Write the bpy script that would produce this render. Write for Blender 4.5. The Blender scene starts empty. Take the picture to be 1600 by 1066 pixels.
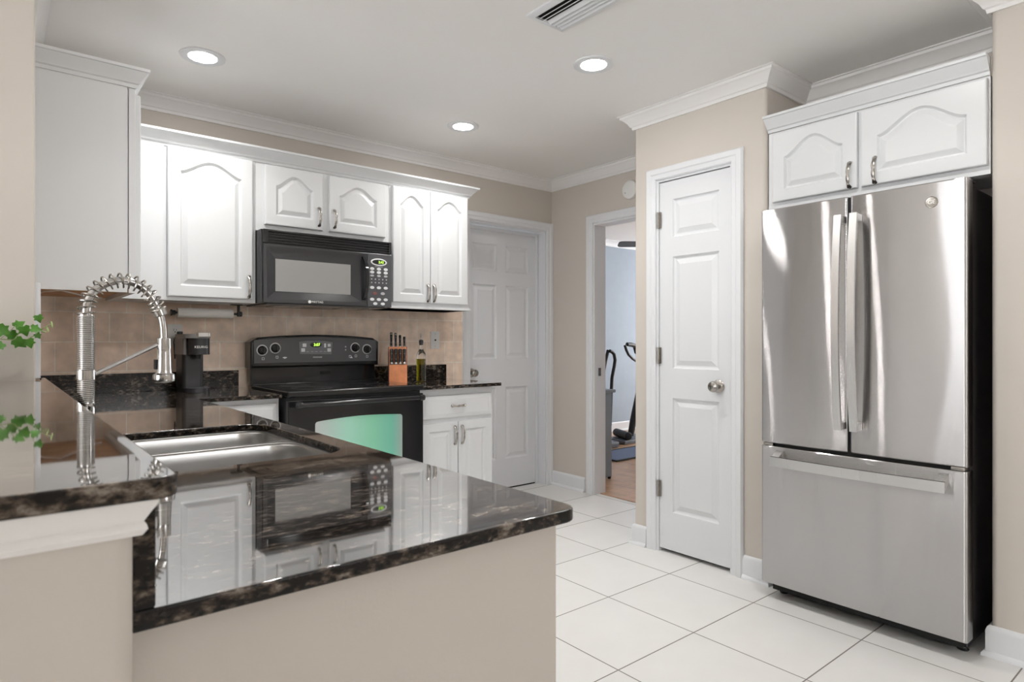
import bpy, bmesh, math, random
from math import sin, cos, pi, radians
from mathutils import Vector, Matrix

random.seed(7)
SC = bpy.context.scene
COL = SC.collection

# ------------------------------------------------------------------ camera, world, exposure
CAM_H = 1.1534
cam = bpy.data.cameras.new('camera')
cam.sensor_width = 36.0
cam.lens = 36.0 * 984.4 / 1600.0
cam.clip_start = 0.05
cam.dof.use_dof = True
cam.dof.focus_distance = 3.2
cam.dof.aperture_fstop = 9.0
cam_o = bpy.data.objects.new('camera', cam)
cam_o.location = (0, 0, CAM_H)
cam_o.rotation_euler = (radians(90), 0, -radians(39.414))
COL.objects.link(cam_o)
SC.camera = cam_o

world = bpy.data.worlds.new('daylight')
world.use_nodes = True
WB = world.node_tree.nodes['Background']
WB.inputs[0].default_value = (0.97, 0.985, 1.0, 1)
WB.inputs[1].default_value = 2.35
SC.world = world
LAMP = 34.0                      # radiance of the recessed lamps' lenses
LAMP_W = 1.15                     # watts in each lamp's downward beam
LAMP_SPREAD = 120                # beam angle, degrees
LAMP_COL = (1.0, 0.985, 0.96)

SC.view_settings.view_transform = 'Standard'
SC.view_settings.look = 'None'
SC.view_settings.gamma = 1.0
SC.view_settings.use_curve_mapping = False
SC.view_settings.exposure = 1.7
SC.cycles.max_bounces = 10
SC.cycles.diffuse_bounces = 6
SC.cycles.glossy_bounces = 6
SC.cycles.transmission_bounces = 8
SC.cycles.sample_clamp_indirect = 6.0
SC.cycles.use_denoising = True
SC.cycles.caustics_reflective = False
SC.cycles.caustics_refractive = False

# ------------------------------------------------------------------ helpers: properties, meshes
ROOT = {}


def setp(o, label=None, cat=None, group=None, kind=None):
    if label: o['label'] = label
    if cat: o['category'] = cat
    if group: o['group'] = group
    if kind: o['kind'] = kind
    return o


def thing(name, loc, label, cat, group=None):
    o = bpy.data.objects.new(name, None)
    o.empty_display_size = 0.05
    o.location = loc
    COL.objects.link(o)
    ROOT[o.name] = Vector(loc)
    return setp(o, label, cat, group)


class MB:
    """collects shapes in world coordinates; out() links them as one mesh object"""

    def __init__(self):
        self.bm = bmesh.new()

    def verts(self, pts):
        return [self.bm.verts.new(p) for p in pts]

    def face(self, vs):
        try:
            return self.bm.faces.new(vs)
        except ValueError:
            return None

    def poly(self, pts):
        self.face(self.verts(pts)); return self

    def box(self, x0, x1, y0, y1, z0, z1, bev=0.0, seg=2):
        t = bmesh.new()
        bmesh.ops.create_cube(t, size=1.0, matrix=Matrix.Translation(((x0 + x1) / 2, (y0 + y1) / 2, (z0 + z1) / 2)) @ Matrix.Diagonal((x1 - x0, y1 - y0, z1 - z0, 1)))
        if bev > 0:
            bmesh.ops.bevel(t, geom=t.edges[:], offset=min(bev, 0.49 * min(x1 - x0, y1 - y0, z1 - z0)), segments=seg, profile=0.5, affect='EDGES')
        self.add(t); return self

    def add(self, t, mat=None):
        m = {}
        for v in t.verts:
            m[v] = self.bm.verts.new(mat @ v.co if mat else v.co)
        for f in t.faces:
            self.face([m[v] for v in f.verts])
        t.free(); return self

    def rings(self, rs, cap0=True, cap1=True, closed=True):
        R = [self.verts(r) for r in rs]
        n = len(R[0])
        for a, b in zip(R, R[1:]):
            for i in range(n if closed else n - 1):
                j = (i + 1) % n
                self.face([a[i], a[j], b[j], b[i]])
        if cap0: self.face(R[0][::-1])
        if cap1: self.face(R[-1])
        return self

    def prism(self, pts, f0, f1):
        """pts: 2D outline; f0, f1 map (u,v) to the two end planes"""
        return self.rings([[f0(*p) for p in pts], [f1(*p) for p in pts]])

    def zprism(self, pts, z0, z1):
        return self.prism(pts, lambda u, v: (u, v, z0), lambda u, v: (u, v, z1))

    def tube(self, path, r, seg=10, flat=None, up=None):
        P = [Vector(p) for p in path]
        n = len(P)
        T = []
        for i in range(n):
            d = (P[min(i + 1, n - 1)] - P[max(i - 1, 0)])
            T.append(d.normalized())
        u = Vector(up) if up else (Vector((0, 0, 1)) if abs(T[0].z) < 0.9 else Vector((1, 0, 0)))
        u = (u - T[0] * u.dot(T[0])).normalized()
        rs = []
        for i in range(n):
            u = (u - T[i] * u.dot(T[i])).normalized()
            w = T[i].cross(u)
            ri = r[i] if isinstance(r, (list, tuple)) else r
            fl = 1.0 if flat is None else flat
            rs.append([P[i] + u * (ri * fl * cos(2 * pi * k / seg)) + w * (ri * sin(2 * pi * k / seg)) for k in range(seg)])
        return self.rings(rs)

    def lathe(self, prof, org, axis=(0, 0, 1), seg=32, cap0=True, cap1=True):
        a = Vector(axis).normalized()
        u = a.orthogonal().normalized()
        w = a.cross(u)
        o = Vector(org)
        rs = [[o + a * h + (u * cos(2 * pi * k / seg) + w * sin(2 * pi * k / seg)) * max(r, 1e-5) for k in range(seg)] for r, h in prof]
        return self.rings(rs, cap0, cap1)

    def sweep(self, path, prof, mp, closed=False, side=1):
        """mitred sweep of prof [(offset, height)] along the 2D path; mp(u, v, h) gives the world point"""
        n = len(path)
        rs = []
        for i in range(n):
            p = Vector(path[i])
            if closed:
                a, b = Vector(path[i - 1]), Vector(path[(i + 1) % n])
            else:
                a = Vector(path[i - 1]) if i else None
                b = Vector(path[i + 1]) if i < n - 1 else None
            d1 = (p - a).normalized() if a is not None else None
            d2 = (b - p).normalized() if b is not None else None
            if d1 is None: d1 = d2
            if d2 is None: d2 = d1
            n1 = Vector((d1.y, -d1.x)) * side
            n2 = Vector((d2.y, -d2.x)) * side
            m = (n1 + n2)
            m = m / max(0.2, m.dot(n1))
            rs.append([mp(p.x + m.x * o, p.y + m.y * o, h) for o, h in prof])
        if closed: rs.append(rs[0])
        self.rings(rs, not closed, not closed)
        return self

    def out(self, name, mat, parent=None, smooth=40, label=None):
        bm = self.bm
        bmesh.ops.remove_doubles(bm, verts=bm.verts[:], dist=1e-6)
        bmesh.ops.recalc_face_normals(bm, faces=bm.faces[:])
        me = bpy.data.meshes.new(name)
        if parent is not None:
            loc = ROOT[parent.name]
        else:
            xs = [v.co for v in bm.verts]
            loc = Vector(((min(v.x for v in xs) + max(v.x for v in xs)) / 2, (min(v.y for v in xs) + max(v.y for v in xs)) / 2, min(v.z for v in xs)))
        bmesh.ops.translate(bm, verts=bm.verts[:], vec=-loc)
        bm.to_mesh(me); bm.free()
        if smooth:
            me.shade_smooth()
            me.set_sharp_from_angle(angle=radians(smooth))
        o = bpy.data.objects.new(name, me)
        if mat: me.materials.append(mat)
        if smooth:
            wn = o.modifiers.new('weighted_normal', 'WEIGHTED_NORMAL'); wn.keep_sharp = True; wn.weight = 100
        COL.objects.link(o)
        if parent is not None:
            o.parent = parent
        else:
            o.location = loc
        ROOT[o.name] = Vector(loc)
        if label: o['label'] = label
        return o


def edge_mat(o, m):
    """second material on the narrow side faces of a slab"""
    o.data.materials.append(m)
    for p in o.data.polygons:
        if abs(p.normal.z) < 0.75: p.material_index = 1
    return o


def struct(name, mb, mat, parent=None, smooth=40):
    o = mb.out(name, mat, parent, smooth)
    if parent is None: o['kind'] = 'structure'
    return o


def copy_tree(o, loc, label=None):
    r = o.copy(); COL.objects.link(r); r.location = loc
    if label: r['label'] = label
    for c in o.children:
        k = c.copy(); COL.objects.link(k); k.parent = r
        for g in c.children:
            q = g.copy(); COL.objects.link(q); q.parent = k
    return r


def fillet(pts, rad, seg=6):
    """round the corners of a 2D outline; rad: one radius or a list"""
    out = []
    n = len(pts)
    for i in range(n):
        r = rad[i] if isinstance(rad, (list, tuple)) else rad
        p = Vector(pts[i]); a = (Vector(pts[i - 1]) - p); b = (Vector(pts[(i + 1) % n]) - p)
        if r <= 0:
            out.append(tuple(p)); continue
        la, lb = a.length, b.length
        a.normalize(); b.normalize()
        ang = a.angle(b)
        t = min(r / math.tan(ang / 2), la * 0.499, lb * 0.499)
        rr = t * math.tan(ang / 2)
        c = p + (a + b).normalized() * (rr / sin(ang / 2))
        s, e = p + a * t - c, p + b * t - c
        a0 = math.atan2(s.y, s.x); da = math.atan2(e.y, e.x) - a0
        while da > pi: da -= 2 * pi
        while da < -pi: da += 2 * pi
        for k in range(seg + 1):
            q = a0 + da * k / seg
            out.append((c.x + rr * cos(q), c.y + rr * sin(q)))
    return out


def rrect(x0, x1, y0, y1, r, seg=6):
    return fillet([(x0, y0), (x1, y0), (x1, y1), (x0, y1)], r, seg)


def curve_mesh(outlines, depth, bev):
    """filled 2D outlines (the first is the rim, others holes) extruded by depth with eased edges; a bmesh"""
    cu = bpy.data.curves.new('tmp', 'CURVE')
    cu.dimensions = '2D'; cu.fill_mode = 'BOTH'
    cu.extrude = depth / 2 - bev; cu.bevel_depth = bev; cu.bevel_resolution = 2; cu.offset = -bev
    for pts in outlines:
        s = cu.splines.new('POLY'); s.points.add(len(pts) - 1)
        for q, p in zip(s.points, pts): q.co = (p[0], p[1], 0, 1)
        s.use_cyclic_u = True
    o = bpy.data.objects.new('tmp', cu); COL.objects.link(o)
    dg = bpy.context.evaluated_depsgraph_get()
    me = bpy.data.meshes.new_from_object(o.evaluated_get(dg))
    bm = bmesh.new(); bm.from_mesh(me)
    bpy.data.objects.remove(o); bpy.data.curves.remove(cu); bpy.data.meshes.remove(me)
    return bm


def text_bm(body, size, ext=0.0006, space=1.0):
    cu = bpy.data.curves.new('tmp', 'FONT')
    cu.body = body; cu.size = size; cu.extrude = ext; cu.align_x = 'CENTER'; cu.align_y = 'CENTER'; cu.space_character = space
    o = bpy.data.objects.new('tmp', cu); COL.objects.link(o)
    dg = bpy.context.evaluated_depsgraph_get()
    me = bpy.data.meshes.new_from_object(o.evaluated_get(dg))
    bm = bmesh.new(); bm.from_mesh(me)
    bpy.data.objects.remove(o); bpy.data.curves.remove(cu); bpy.data.meshes.remove(me)
    return bm


def frame(o, ux, n):
    """matrix taking (x along ux, y up, z along n) to the world"""
    ux, n = Vector(ux).normalized(), Vector(n).normalized()
    up = n.cross(ux).normalized()
    m = Matrix.Identity(4)
    for i in range(3):
        m[i][0], m[i][1], m[i][2], m[i][3] = ux[i], up[i], n[i], o[i]
    return m


def text(name, body, size, at, ux, n, mat, parent, space=1.0):
    return MB().add(text_bm(body, size, space=space), frame(at, ux, n)).out(name, mat, parent, smooth=0)


# ------------------------------------------------------------------ materials
def nodes(m):
    return m.node_tree.nodes, m.node_tree.links


def pmat(name, col, rough=0.5, metal=0.0, spec=0.5, ior=1.5, coat=0.0, bump=0.0, bscale=60.0, var=0.0, vscale=8.0, trans=0.0, emit=None, estr=0.0):
    m = bpy.data.materials.new(name); m.use_nodes = True
    N, L = nodes(m)
    b = N['Principled BSDF']
    b.inputs['Base Color'].default_value = (*col, 1)
    b.inputs['Roughness'].default_value = rough
    b.inputs['Metallic'].default_value = metal
    b.inputs['Specular IOR Level'].default_value = spec
    b.inputs['IOR'].default_value = ior
    b.inputs['Coat Weight'].default_value = coat
    b.inputs['Coat Roughness'].default_value = 0.03
    b.inputs['Transmission Weight'].default_value = trans
    if emit:
        b.inputs['Emission Color'].default_value = (*emit, 1)
        b.inputs['Emission Strength'].default_value = estr
    if bump or var:
        tc = N.new('ShaderNodeTexCoord')
        if var:
            nz = N.new('ShaderNodeTexNoise'); nz.inputs['Scale'].default_value = vscale; nz.inputs['Detail'].default_value = 4
            L.new(tc.outputs['Object'], nz.inputs['Vector'])
            mr = N.new('ShaderNodeMapRange')
            mr.inputs[1].default_value = 0.3; mr.inputs[2].default_value = 0.7
            mr.inputs[3].default_value = 1 - var; mr.inputs[4].default_value = 1 + var
            L.new(nz.outputs['Fac'], mr.inputs[0])
            mx = N.new('ShaderNodeVectorMath'); mx.operation = 'SCALE'
            mx.inputs[0].default_value = col
            L.new(mr.outputs[0], mx.inputs['Scale'])
            L.new(mx.outputs[0], b.inputs['Base Color'])
        if bump:
            n2 = N.new('ShaderNodeTexNoise'); n2.inputs['Scale'].default_value = bscale; n2.inputs['Detail'].default_value = 3
            L.new(tc.outputs['Object'], n2.inputs['Vector'])
            bp = N.new('ShaderNodeBump'); bp.inputs['Strength'].default_value = bump; bp.inputs['Distance'].default_value = 0.002
            L.new(n2.outputs['Fac'], bp.inputs['Height'])
            L.new(bp.outputs['Normal'], b.inputs['Normal'])
    return m


def sep_pos(N, L):
    g = N.new('ShaderNodeNewGeometry')
    s = N.new('ShaderNodeSeparateXYZ'); L.new(g.outputs['Position'], s.inputs[0])
    return s


def math_n(N, L, op, a, b=None):
    n = N.new('ShaderNodeMath'); n.operation = op
    for i, v in enumerate((a, b)):
        if v is None: continue
        if isinstance(v, (int, float)): n.inputs[i].default_value = v
        else: L.new(v, n.inputs[i])
    return n.outputs[0]


def mat_floor_tile():
    m = pmat('floor_tile', (0.72, 0.71, 0.695), 0.32)
    N, L = nodes(m); b = N['Principled BSDF']
    s = sep_pos(N, L)
    S = 0.4475
    x = math_n(N, L, 'ADD', s.outputs[0], -2.584 + S * 40)
    y = math_n(N, L, 'ADD', s.outputs[1], -2.364 + S * 40)
    dx = math_n(N, L, 'PINGPONG', x, S / 2); dy = math_n(N, L, 'PINGPONG', y, S / 2)
    d = math_n(N, L, 'MINIMUM', dx, dy)
    g = N.new('ShaderNodeMapRange'); g.inputs[1].default_value = 0.0016; g.inputs[2].default_value = 0.0030
    L.new(d, g.inputs[0])
    cx = N.new('ShaderNodeCombineXYZ')
    L.new(math_n(N, L, 'FLOOR', math_n(N, L, 'DIVIDE', x, S)), cx.inputs[0])
    L.new(math_n(N, L, 'FLOOR', math_n(N, L, 'DIVIDE', y, S)), cx.inputs[1])
    w = N.new('ShaderNodeTexWhiteNoise'); L.new(cx.outputs[0], w.inputs['Vector'])
    nz = N.new('ShaderNodeTexNoise'); nz.inputs['Scale'].default_value = 6; nz.inputs['Detail'].default_value = 6
    gg = N.new('ShaderNodeNewGeometry'); L.new(gg.outputs['Position'], nz.inputs['Vector'])
    f = math_n(N, L, 'ADD', math_n(N, L, 'MULTIPLY', w.outputs['Value'], 0.04), math_n(N, L, 'MULTIPLY', nz.outputs['Fac'], 0.10))
    f = math_n(N, L, 'ADD', f, 0.93)
    sc = N.new('ShaderNodeVectorMath'); sc.operation = 'SCALE'; sc.inputs[0].default_value = (0.72, 0.71, 0.695); L.new(f, sc.inputs['Scale'])
    mx = N.new('ShaderNodeMix'); mx.data_type = 'RGBA'
    mx.inputs['A'].default_value = (0.20, 0.175, 0.155, 1)
    L.new(g.outputs[0], mx.inputs['Factor']); L.new(sc.outputs[0], mx.inputs['B'])
    L.new(mx.outputs['Result'], b.inputs['Base Color'])
    rr = N.new('ShaderNodeMapRange'); rr.inputs[3].default_value = 0.8; rr.inputs[4].default_value = 0.3
    L.new(g.outputs[0], rr.inputs[0]); L.new(rr.outputs[0], b.inputs['Roughness'])
    bp = N.new('ShaderNodeBump'); bp.inputs['Distance'].default_value = 0.002; bp.inputs['Strength'].default_value = 0.6
    L.new(g.outputs[0], bp.inputs['Height']); L.new(bp.outputs['Normal'], b.inputs['Normal'])
    return m


def mat_brick(name, c1, c2, cm, bw, rh, mort, ox, oy, axes=(0, 2), rough=0.55, offset=0.5, vs=14, vamt=0.18, bump=0.5):
    m = pmat(name, c1, rough)
    N, L = nodes(m); b = N['Principled BSDF']
    s = sep_pos(N, L)
    c = N.new('ShaderNodeCombineXYZ')
    L.new(math_n(N, L, 'ADD', s.outputs[axes[0]], ox), c.inputs[0])
    L.new(math_n(N, L, 'ADD', s.outputs[axes[1]], oy), c.inputs[1])
    t = N.new('ShaderNodeTexBrick')
    t.inputs['Scale'].default_value = 1.0
    t.inputs['Brick Width'].default_value = bw; t.inputs['Row Height'].default_value = rh
    t.inputs['Mortar Size'].default_value = mort; t.inputs['Mortar Smooth'].default_value = 0.3
    t.inputs['Bias'].default_value = 0.0
    t.offset = offset
    t.inputs['Color1'].default_value = (*c1, 1); t.inputs['Color2'].default_value = (*c2, 1); t.inputs['Mortar'].default_value = (*cm, 1)
    L.new(c.outputs[0], t.inputs['Vector'])
    nz = N.new('ShaderNodeTexNoise'); nz.inputs['Scale'].default_value = vs; nz.inputs['Detail'].default_value = 6
    L.new(c.outputs[0], nz.inputs['Vector'])
    mr = N.new('ShaderNodeMapRange'); mr.inputs[1].default_value = 0.25; mr.inputs[2].default_value = 0.75
    mr.inputs[3].default_value = 1 - vamt; mr.inputs[4].default_value = 1 + vamt
    L.new(nz.outputs['Fac'], mr.inputs[0])
    sc = N.new('ShaderNodeVectorMath'); sc.operation = 'SCALE'
    L.new(t.outputs['Color'], sc.inputs[0]); L.new(mr.outputs[0], sc.inputs['Scale'])
    L.new(sc.outputs[0], b.inputs['Base Color'])
    bp = N.new('ShaderNodeBump'); bp.invert = True; bp.inputs['Strength'].default_value = bump; bp.inputs['Distance'].default_value = 0.002
    L.new(t.outputs['Fac'], bp.inputs['Height']); L.new(bp.outputs['Normal'], b.inputs['Normal'])
    return m


def mat_granite(name, rough, ior, coat, gain):
    m = pmat(name, (0.03, 0.025, 0.02), rough, ior=ior)
    N, L = nodes(m); b = N['Principled BSDF']
    g = N.new('ShaderNodeNewGeometry')
    mp = N.new('ShaderNodeMapping'); mp.inputs['Scale'].default_value = (0.55, 1.25, 1.0); mp.inputs['Rotation'].default_value = (0, 0, radians(12))
    L.new(g.outputs['Position'], mp.inputs['Vector'])
    n1 = N.new('ShaderNodeTexNoise'); n1.inputs['Scale'].default_value = 105; n1.inputs['Detail'].default_value = 5; n1.inputs['Roughness'].default_value = 0.65
    n2 = N.new('ShaderNodeTexNoise'); n2.inputs['Scale'].default_value = 22; n2.inputs['Detail'].default_value = 4; n2.inputs['Distortion'].default_value = 1.2
    v = N.new('ShaderNodeTexVoronoi'); v.inputs['Scale'].default_value = 150
    for q in (n1, n2, v): L.new(mp.outputs[0], q.inputs['Vector'])
    a = math_n(N, L, 'ADD', n1.outputs['Fac'], math_n(N, L, 'MULTIPLY', math_n(N, L, 'SUBTRACT', n2.outputs['Fac'], 0.5), 0.7))
    cr = N.new('ShaderNodeValToRGB')
    e = cr.color_ramp.elements
    e[0].position = 0.36; e[0].color = (0.004, 0.0035, 0.003, 1)
    e[1].position = 0.48; e[1].color = (0.014, 0.011, 0.009, 1)
    for p, c in ((0.545, (0.05, 0.037, 0.029)), (0.62, (0.125, 0.096, 0.074)), (0.72, (0.28, 0.24, 0.20))):
        q = e.new(p); q.color = (*c, 1)
    for q in e: q.color = (*[min(0.6, v * gain) for v in q.color[:3]], 1)
    L.new(a, cr.inputs[0])
    b.inputs['Coat Weight'].default_value = coat
    b.inputs['Coat IOR'].default_value = 1.9
    b.inputs['Coat Roughness'].default_value = 0.03
    sp = N.new('ShaderNodeMapRange'); sp.inputs[1].default_value = 0.985; sp.inputs[2].default_value = 1.0
    L.new(v.outputs['Color'], sp.inputs[0])
    mx = N.new('ShaderNodeMix'); mx.data_type = 'RGBA'; mx.inputs['B'].default_value = (0.5, 0.47, 0.42, 1)
    L.new(sp.outputs[0], mx.inputs['Factor']); L.new(cr.outputs[0], mx.inputs['A'])
    L.new(mx.outputs['Result'], b.inputs['Base Color'])
    return m


def mat_brushed(name, col, rough, tangent, aniso=0.85, streak=0.04, sscale=(4, 4, 900), rot=0.0):
    m = pmat(name, col, rough, 1.0)
    N, L = nodes(m); b = N['Principled BSDF']
    b.inputs['Anisotropic'].default_value = aniso
    b.inputs['Anisotropic Rotation'].default_value = rot
    c = N.new('ShaderNodeCombineXYZ')
    for i in range(3): c.inputs[i].default_value = tangent[i]
    L.new(c.outputs[0], b.inputs['Tangent'])
    g = N.new('ShaderNodeNewGeometry')
    mp = N.new('ShaderNodeMapping'); mp.inputs['Scale'].default_value = sscale
    L.new(g.outputs['Position'], mp.inputs['Vector'])
    nz = N.new('ShaderNodeTexNoise'); nz.inputs['Scale'].default_value = 1.0; nz.inputs['Detail'].default_value = 3
    L.new(mp.outputs[0], nz.inputs['Vector'])
    mr = N.new('ShaderNodeMapRange'); mr.inputs[3].default_value = rough - streak; mr.inputs[4].default_value = rough + streak
    L.new(nz.outputs['Fac'], mr.inputs[0]); L.new(mr.outputs[0], b.inputs['Roughness'])
    return m


GRANITE_IOR = 1.6
M_white = pmat('white_cabinet_paint', (0.685, 0.695, 0.705), 0.30, bump=0.04, bscale=120)
M_trim = pmat('white_trim_paint', (0.72, 0.73, 0.75), 0.33, bump=0.03, bscale=90)
M_door = pmat('white_door_paint', (0.70, 0.71, 0.73), 0.36, bump=0.05, bscale=150)
M_wall = pmat('beige_wall_paint', (0.585, 0.537, 0.485), 0.7, bump=0.12, bscale=160, var=0.006)
M_ceil = pmat('ceiling_paint', (0.84, 0.825, 0.805), 0.85, bump=0.35, bscale=130)
M_crown = pmat('crown_paint', (0.80, 0.785, 0.77), 0.45, bump=0.03)
M_floor = mat_floor_tile()
M_tile = mat_brick('travertine_tile', (0.84, 0.665, 0.535), (0.95, 0.785, 0.65), (0.95, 0.85, 0.74), 0.148, 0.1475, 0.0036, -0.299, -1.002)
M_granite = mat_granite('dark_granite_polished', 0.035, GRANITE_IOR, 1.0, 1.5)
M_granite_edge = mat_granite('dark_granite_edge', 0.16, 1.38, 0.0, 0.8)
M_wood_floor = mat_brick('wood_plank', (0.42, 0.24, 0.14), (0.50, 0.31, 0.19), (0.16, 0.08, 0.05), 1.2, 0.11, 0.002, 0.3, 0.0, axes=(1, 0), rough=0.3, vs=9, vamt=0.25, bump=0.15)
M_denwall = pmat('den_paint_blue_daylight', (0.36, 0.42, 0.49), 0.7, bump=0.1, var=0.03)  # den wall colour with bluish daylight mixed into it


def mat_grained(name, col, rough, k):
    """steel with a fine horizontal grain: the grain tips the normal up and down only"""
    m = pmat(name, col, rough, 1.0)
    N, L = nodes(m); b = N['Principled BSDF']
    g = N.new('ShaderNodeNewGeometry')
    vals = []
    for off in (0.0, 3.7):
        v = N.new('ShaderNodeVectorMath'); v.operation = 'MULTIPLY_ADD'
        v.inputs[1].default_value = (5173, 5173, 5173); v.inputs[2].default_value = (off, off, off)
        L.new(g.outputs['Position'], v.inputs[0])
        w = N.new('ShaderNodeTexWhiteNoise'); L.new(v.outputs[0], w.inputs['Vector']); vals.append(w.outputs['Value'])
    t_ = math_n(N, L, 'MULTIPLY', math_n(N, L, 'SUBTRACT', math_n(N, L, 'ADD', vals[0], vals[1]), 1.0), k)
    c = N.new('ShaderNodeCombineXYZ'); L.new(t_, c.inputs[2])
    # slow waviness of the sheet
    nz = N.new('ShaderNodeTexNoise'); nz.inputs['Scale'].default_value = 1.0; nz.inputs['Detail'].default_value = 1
    mp = N.new('ShaderNodeMapping'); mp.inputs['Scale'].default_value = (1, 4.5, 0.7)
    L.new(g.outputs['Position'], mp.inputs['Vector']); L.new(mp.outputs[0], nz.inputs['Vector'])
    L.new(math_n(N, L, 'MULTIPLY', math_n(N, L, 'SUBTRACT', nz.outputs['Fac'], 0.5), 0.15), c.inputs[1])
    ad = N.new('ShaderNodeVectorMath'); L.new(g.outputs['Normal'], ad.inputs[0]); L.new(c.outputs[0], ad.inputs[1])
    no = N.new('ShaderNodeVectorMath'); no.operation = 'NORMALIZE'; L.new(ad.outputs[0], no.inputs[0])
    L.new(no.outputs[0], b.inputs['Normal'])
    return m


M_steel = mat_grained('fridge_steel', (0.53, 0.52, 0.52), 0.06, 0.50)
M_steel_bar = mat_brushed('handle_steel', (0.70, 0.69, 0.68), 0.27, (0, 0, 1), aniso=0.5, streak=0.01, sscale=(300, 300, 2))
M_sink = mat_brushed('sink_steel', (0.55, 0.54, 0.53), 0.30, (1, 0, 0), aniso=0.4)
M_nickel = pmat('brushed_nickel', (0.40, 0.375, 0.345), 0.26, 1.0, var=0.08, vscale=60)
M_chrome = pmat('brushed_chrome', (0.52, 0.51, 0.50), 0.14, 1.0, var=0.03, vscale=40)
M_black = pmat('black_gloss', (0.012, 0.012, 0.013), 0.12, bump=0.02)
M_blackm = pmat('black_matte', (0.016, 0.016, 0.017), 0.45, bump=0.1)
M_charcoal = pmat('charcoal_plastic', (0.085, 0.085, 0.09), 0.22, bump=0.05)
M_glass_blk = pmat('black_glass', (0.010, 0.010, 0.011), 0.05, ior=1.6)
M_dark = pmat('dark_gap', (0.01, 0.01, 0.01), 0.8, bump=0.05)
M_whitepl = pmat('white_plastic', (0.78, 0.77, 0.75), 0.4, bump=0.02)
M_btn = pmat('button_white', (0.72, 0.73, 0.74), 0.45, bump=0.02)
M_rawwood = pmat('raw_wood', (0.62, 0.36, 0.20), 0.7, var=0.2, vscale=14)
M_lamp = pmat('lamp_lens', (1, 1, 1), 0.5, emit=LAMP_COL, estr=LAMP, bump=0.01)
M_led = pmat('green_display', (0.02, 0.03, 0.01), 0.3, emit=(0.45, 0.85, 0.08), estr=0.9, bump=0.01)

# ------------------------------------------------------------------ dimensions of the room
YB, XF, XP, ZC = 3.73, 3.48, 2.825, 2.435
ZT = 0.895           # counter top


def boxes(*bs):
    m = MB()
    for b in bs: m.box(*b)
    return m


# ------------------------------------------------------------------ setting: floors, ceiling, walls
struct('floor', boxes((-4, 3.54, -3, 3.95, -0.1, 0.0)), M_floor)
struct('floor_den', boxes((3.54, 8.1, -0.5, 5.6, -0.1, 0.0)), M_wood_floor)
struct('ceiling', boxes((-4, 8.5, -3, 5.6, ZC, ZC + 0.1)), M_ceil)
wb = struct('wall_back', boxes((0.10, 2.66, YB, YB + 0.12, 0, ZC), (2.66, 3.42, YB, YB + 0.12, 2.035, ZC), (3.42, 3.60, YB, YB + 0.12, 0, ZC)), M_wall)
struct('wall_doorway', boxes((XF, XF + 0.12, 3.27, YB, 0, ZC), (XF, XF + 0.12, 2.50, 3.27, 2.035, ZC), (XF, XF + 0.12, 2.345, 2.50, 0, ZC)), M_wall)


def round_block(outline, rads, z0, z1):
    return MB().zprism(fillet(outline, rads, 5), z0, z1)


# pantry closet: front wall with a door opening between two piers
wp = MB()
wp.zprism(fillet([(XP, 2.178), (XP + 0.12, 2.178), (XP + 0.12, 2.333), (XP, 2.333)], [0, 0, 0, 0.012]), 0, ZC)
wp.zprism(fillet([(XP, 1.542), (XP + 0.12, 1.542), (XP + 0.12, 1.718), (XP, 1.718)], [0.02, 0, 0, 0]), 0, ZC)
wp.box(XP, XP + 0.12, 1.718, 2.178, 2.037, ZC)
wp.box(XP + 0.12, XF + 0.12, 1.542, 1.60, 0, ZC).box(XP + 0.12, XF + 0.12, 2.275, 2.333, 0, ZC)
struct('wall_pantry', wp, M_wall)
struct('wall_closet', boxes((3.54, 3.60, 1.601, 2.274, 0, ZC)), M_wall)
struct('wall_alcove', boxes((3.21, 3.33, 0.67, 1.54, 0, ZC)), M_wall)
struct('wall_right', round_block([(XP, 0.67), (XP, -3), (3.33, -3), (3.33, 0.67)], [0.02, 0, 0, 0], 0, ZC), M_wall)
wl = struct('wall_left', round_block([(-4, 2.49), (0.10, 2.49), (0.10, YB + 0.12), (-4, YB + 0.12)], [0, 0.006, 0, 0], 0, ZC), M_wall)
struct('wall_front', boxes((-4, 0.9, -3.12, -3.0, 0, ZC), (2.7, 3.33, -3.12, -3.0, 0, ZC), (0.9, 2.7, -3.12, -3.0, 0, 1.62), (0.9, 2.7, -3.12, -3.0, 2.3, ZC)), M_wall)  # unseen wall; its high opening is added to let in daylight
struct('added_window_2', MB().sweep([(0.9, 1.62), (0.9, 2.3), (2.7, 2.3), (2.7, 1.62)], [(0, 0), (0, 0.03), (-0.05, 0.03), (-0.05, 0)], lambda u, v, h: (u, -3.0 + h, v), closed=True).box(1.78, 1.82, -3.0, -2.97, 1.62, 2.3), M_trim)  # unseen window added for daylight from behind the camera
struct('wall_living', boxes((-4.12, -4, -3.0, 2.49, 2.0, ZC), (-4.12, -4, -3.0, -0.6, 0, 2.0)), M_wall)  # unseen; header and solid end added to cut daylight from the left
struct('wall_peninsula', round_block([(-0.05, 0.666), (0.10, 0.666), (0.10, 2.488), (-0.05, 2.488)], [0.012, 0.016, 0, 0], 0, 1.008), M_wall)
struct('wall_den_front', boxes((3.60, 8.0, -0.5, -0.4, 0, ZC)), M_denwall)
struct('wall_den', boxes((3.60, 8.1, 5.40, 5.5, 0, ZC)), M_denwall)
struct('wall_den_window', boxes((8.0, 8.1, -0.5, 2.2, 0, ZC), (8.0, 8.1, 5.0, 5.40, 0, ZC), (8.0, 8.1, 2.2, 5.0, 0, 0.4), (8.0, 8.1, 2.2, 5.0, 2.2, ZC)), M_denwall)  # unseen wall added to narrow the den's daylight to one opening
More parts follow.
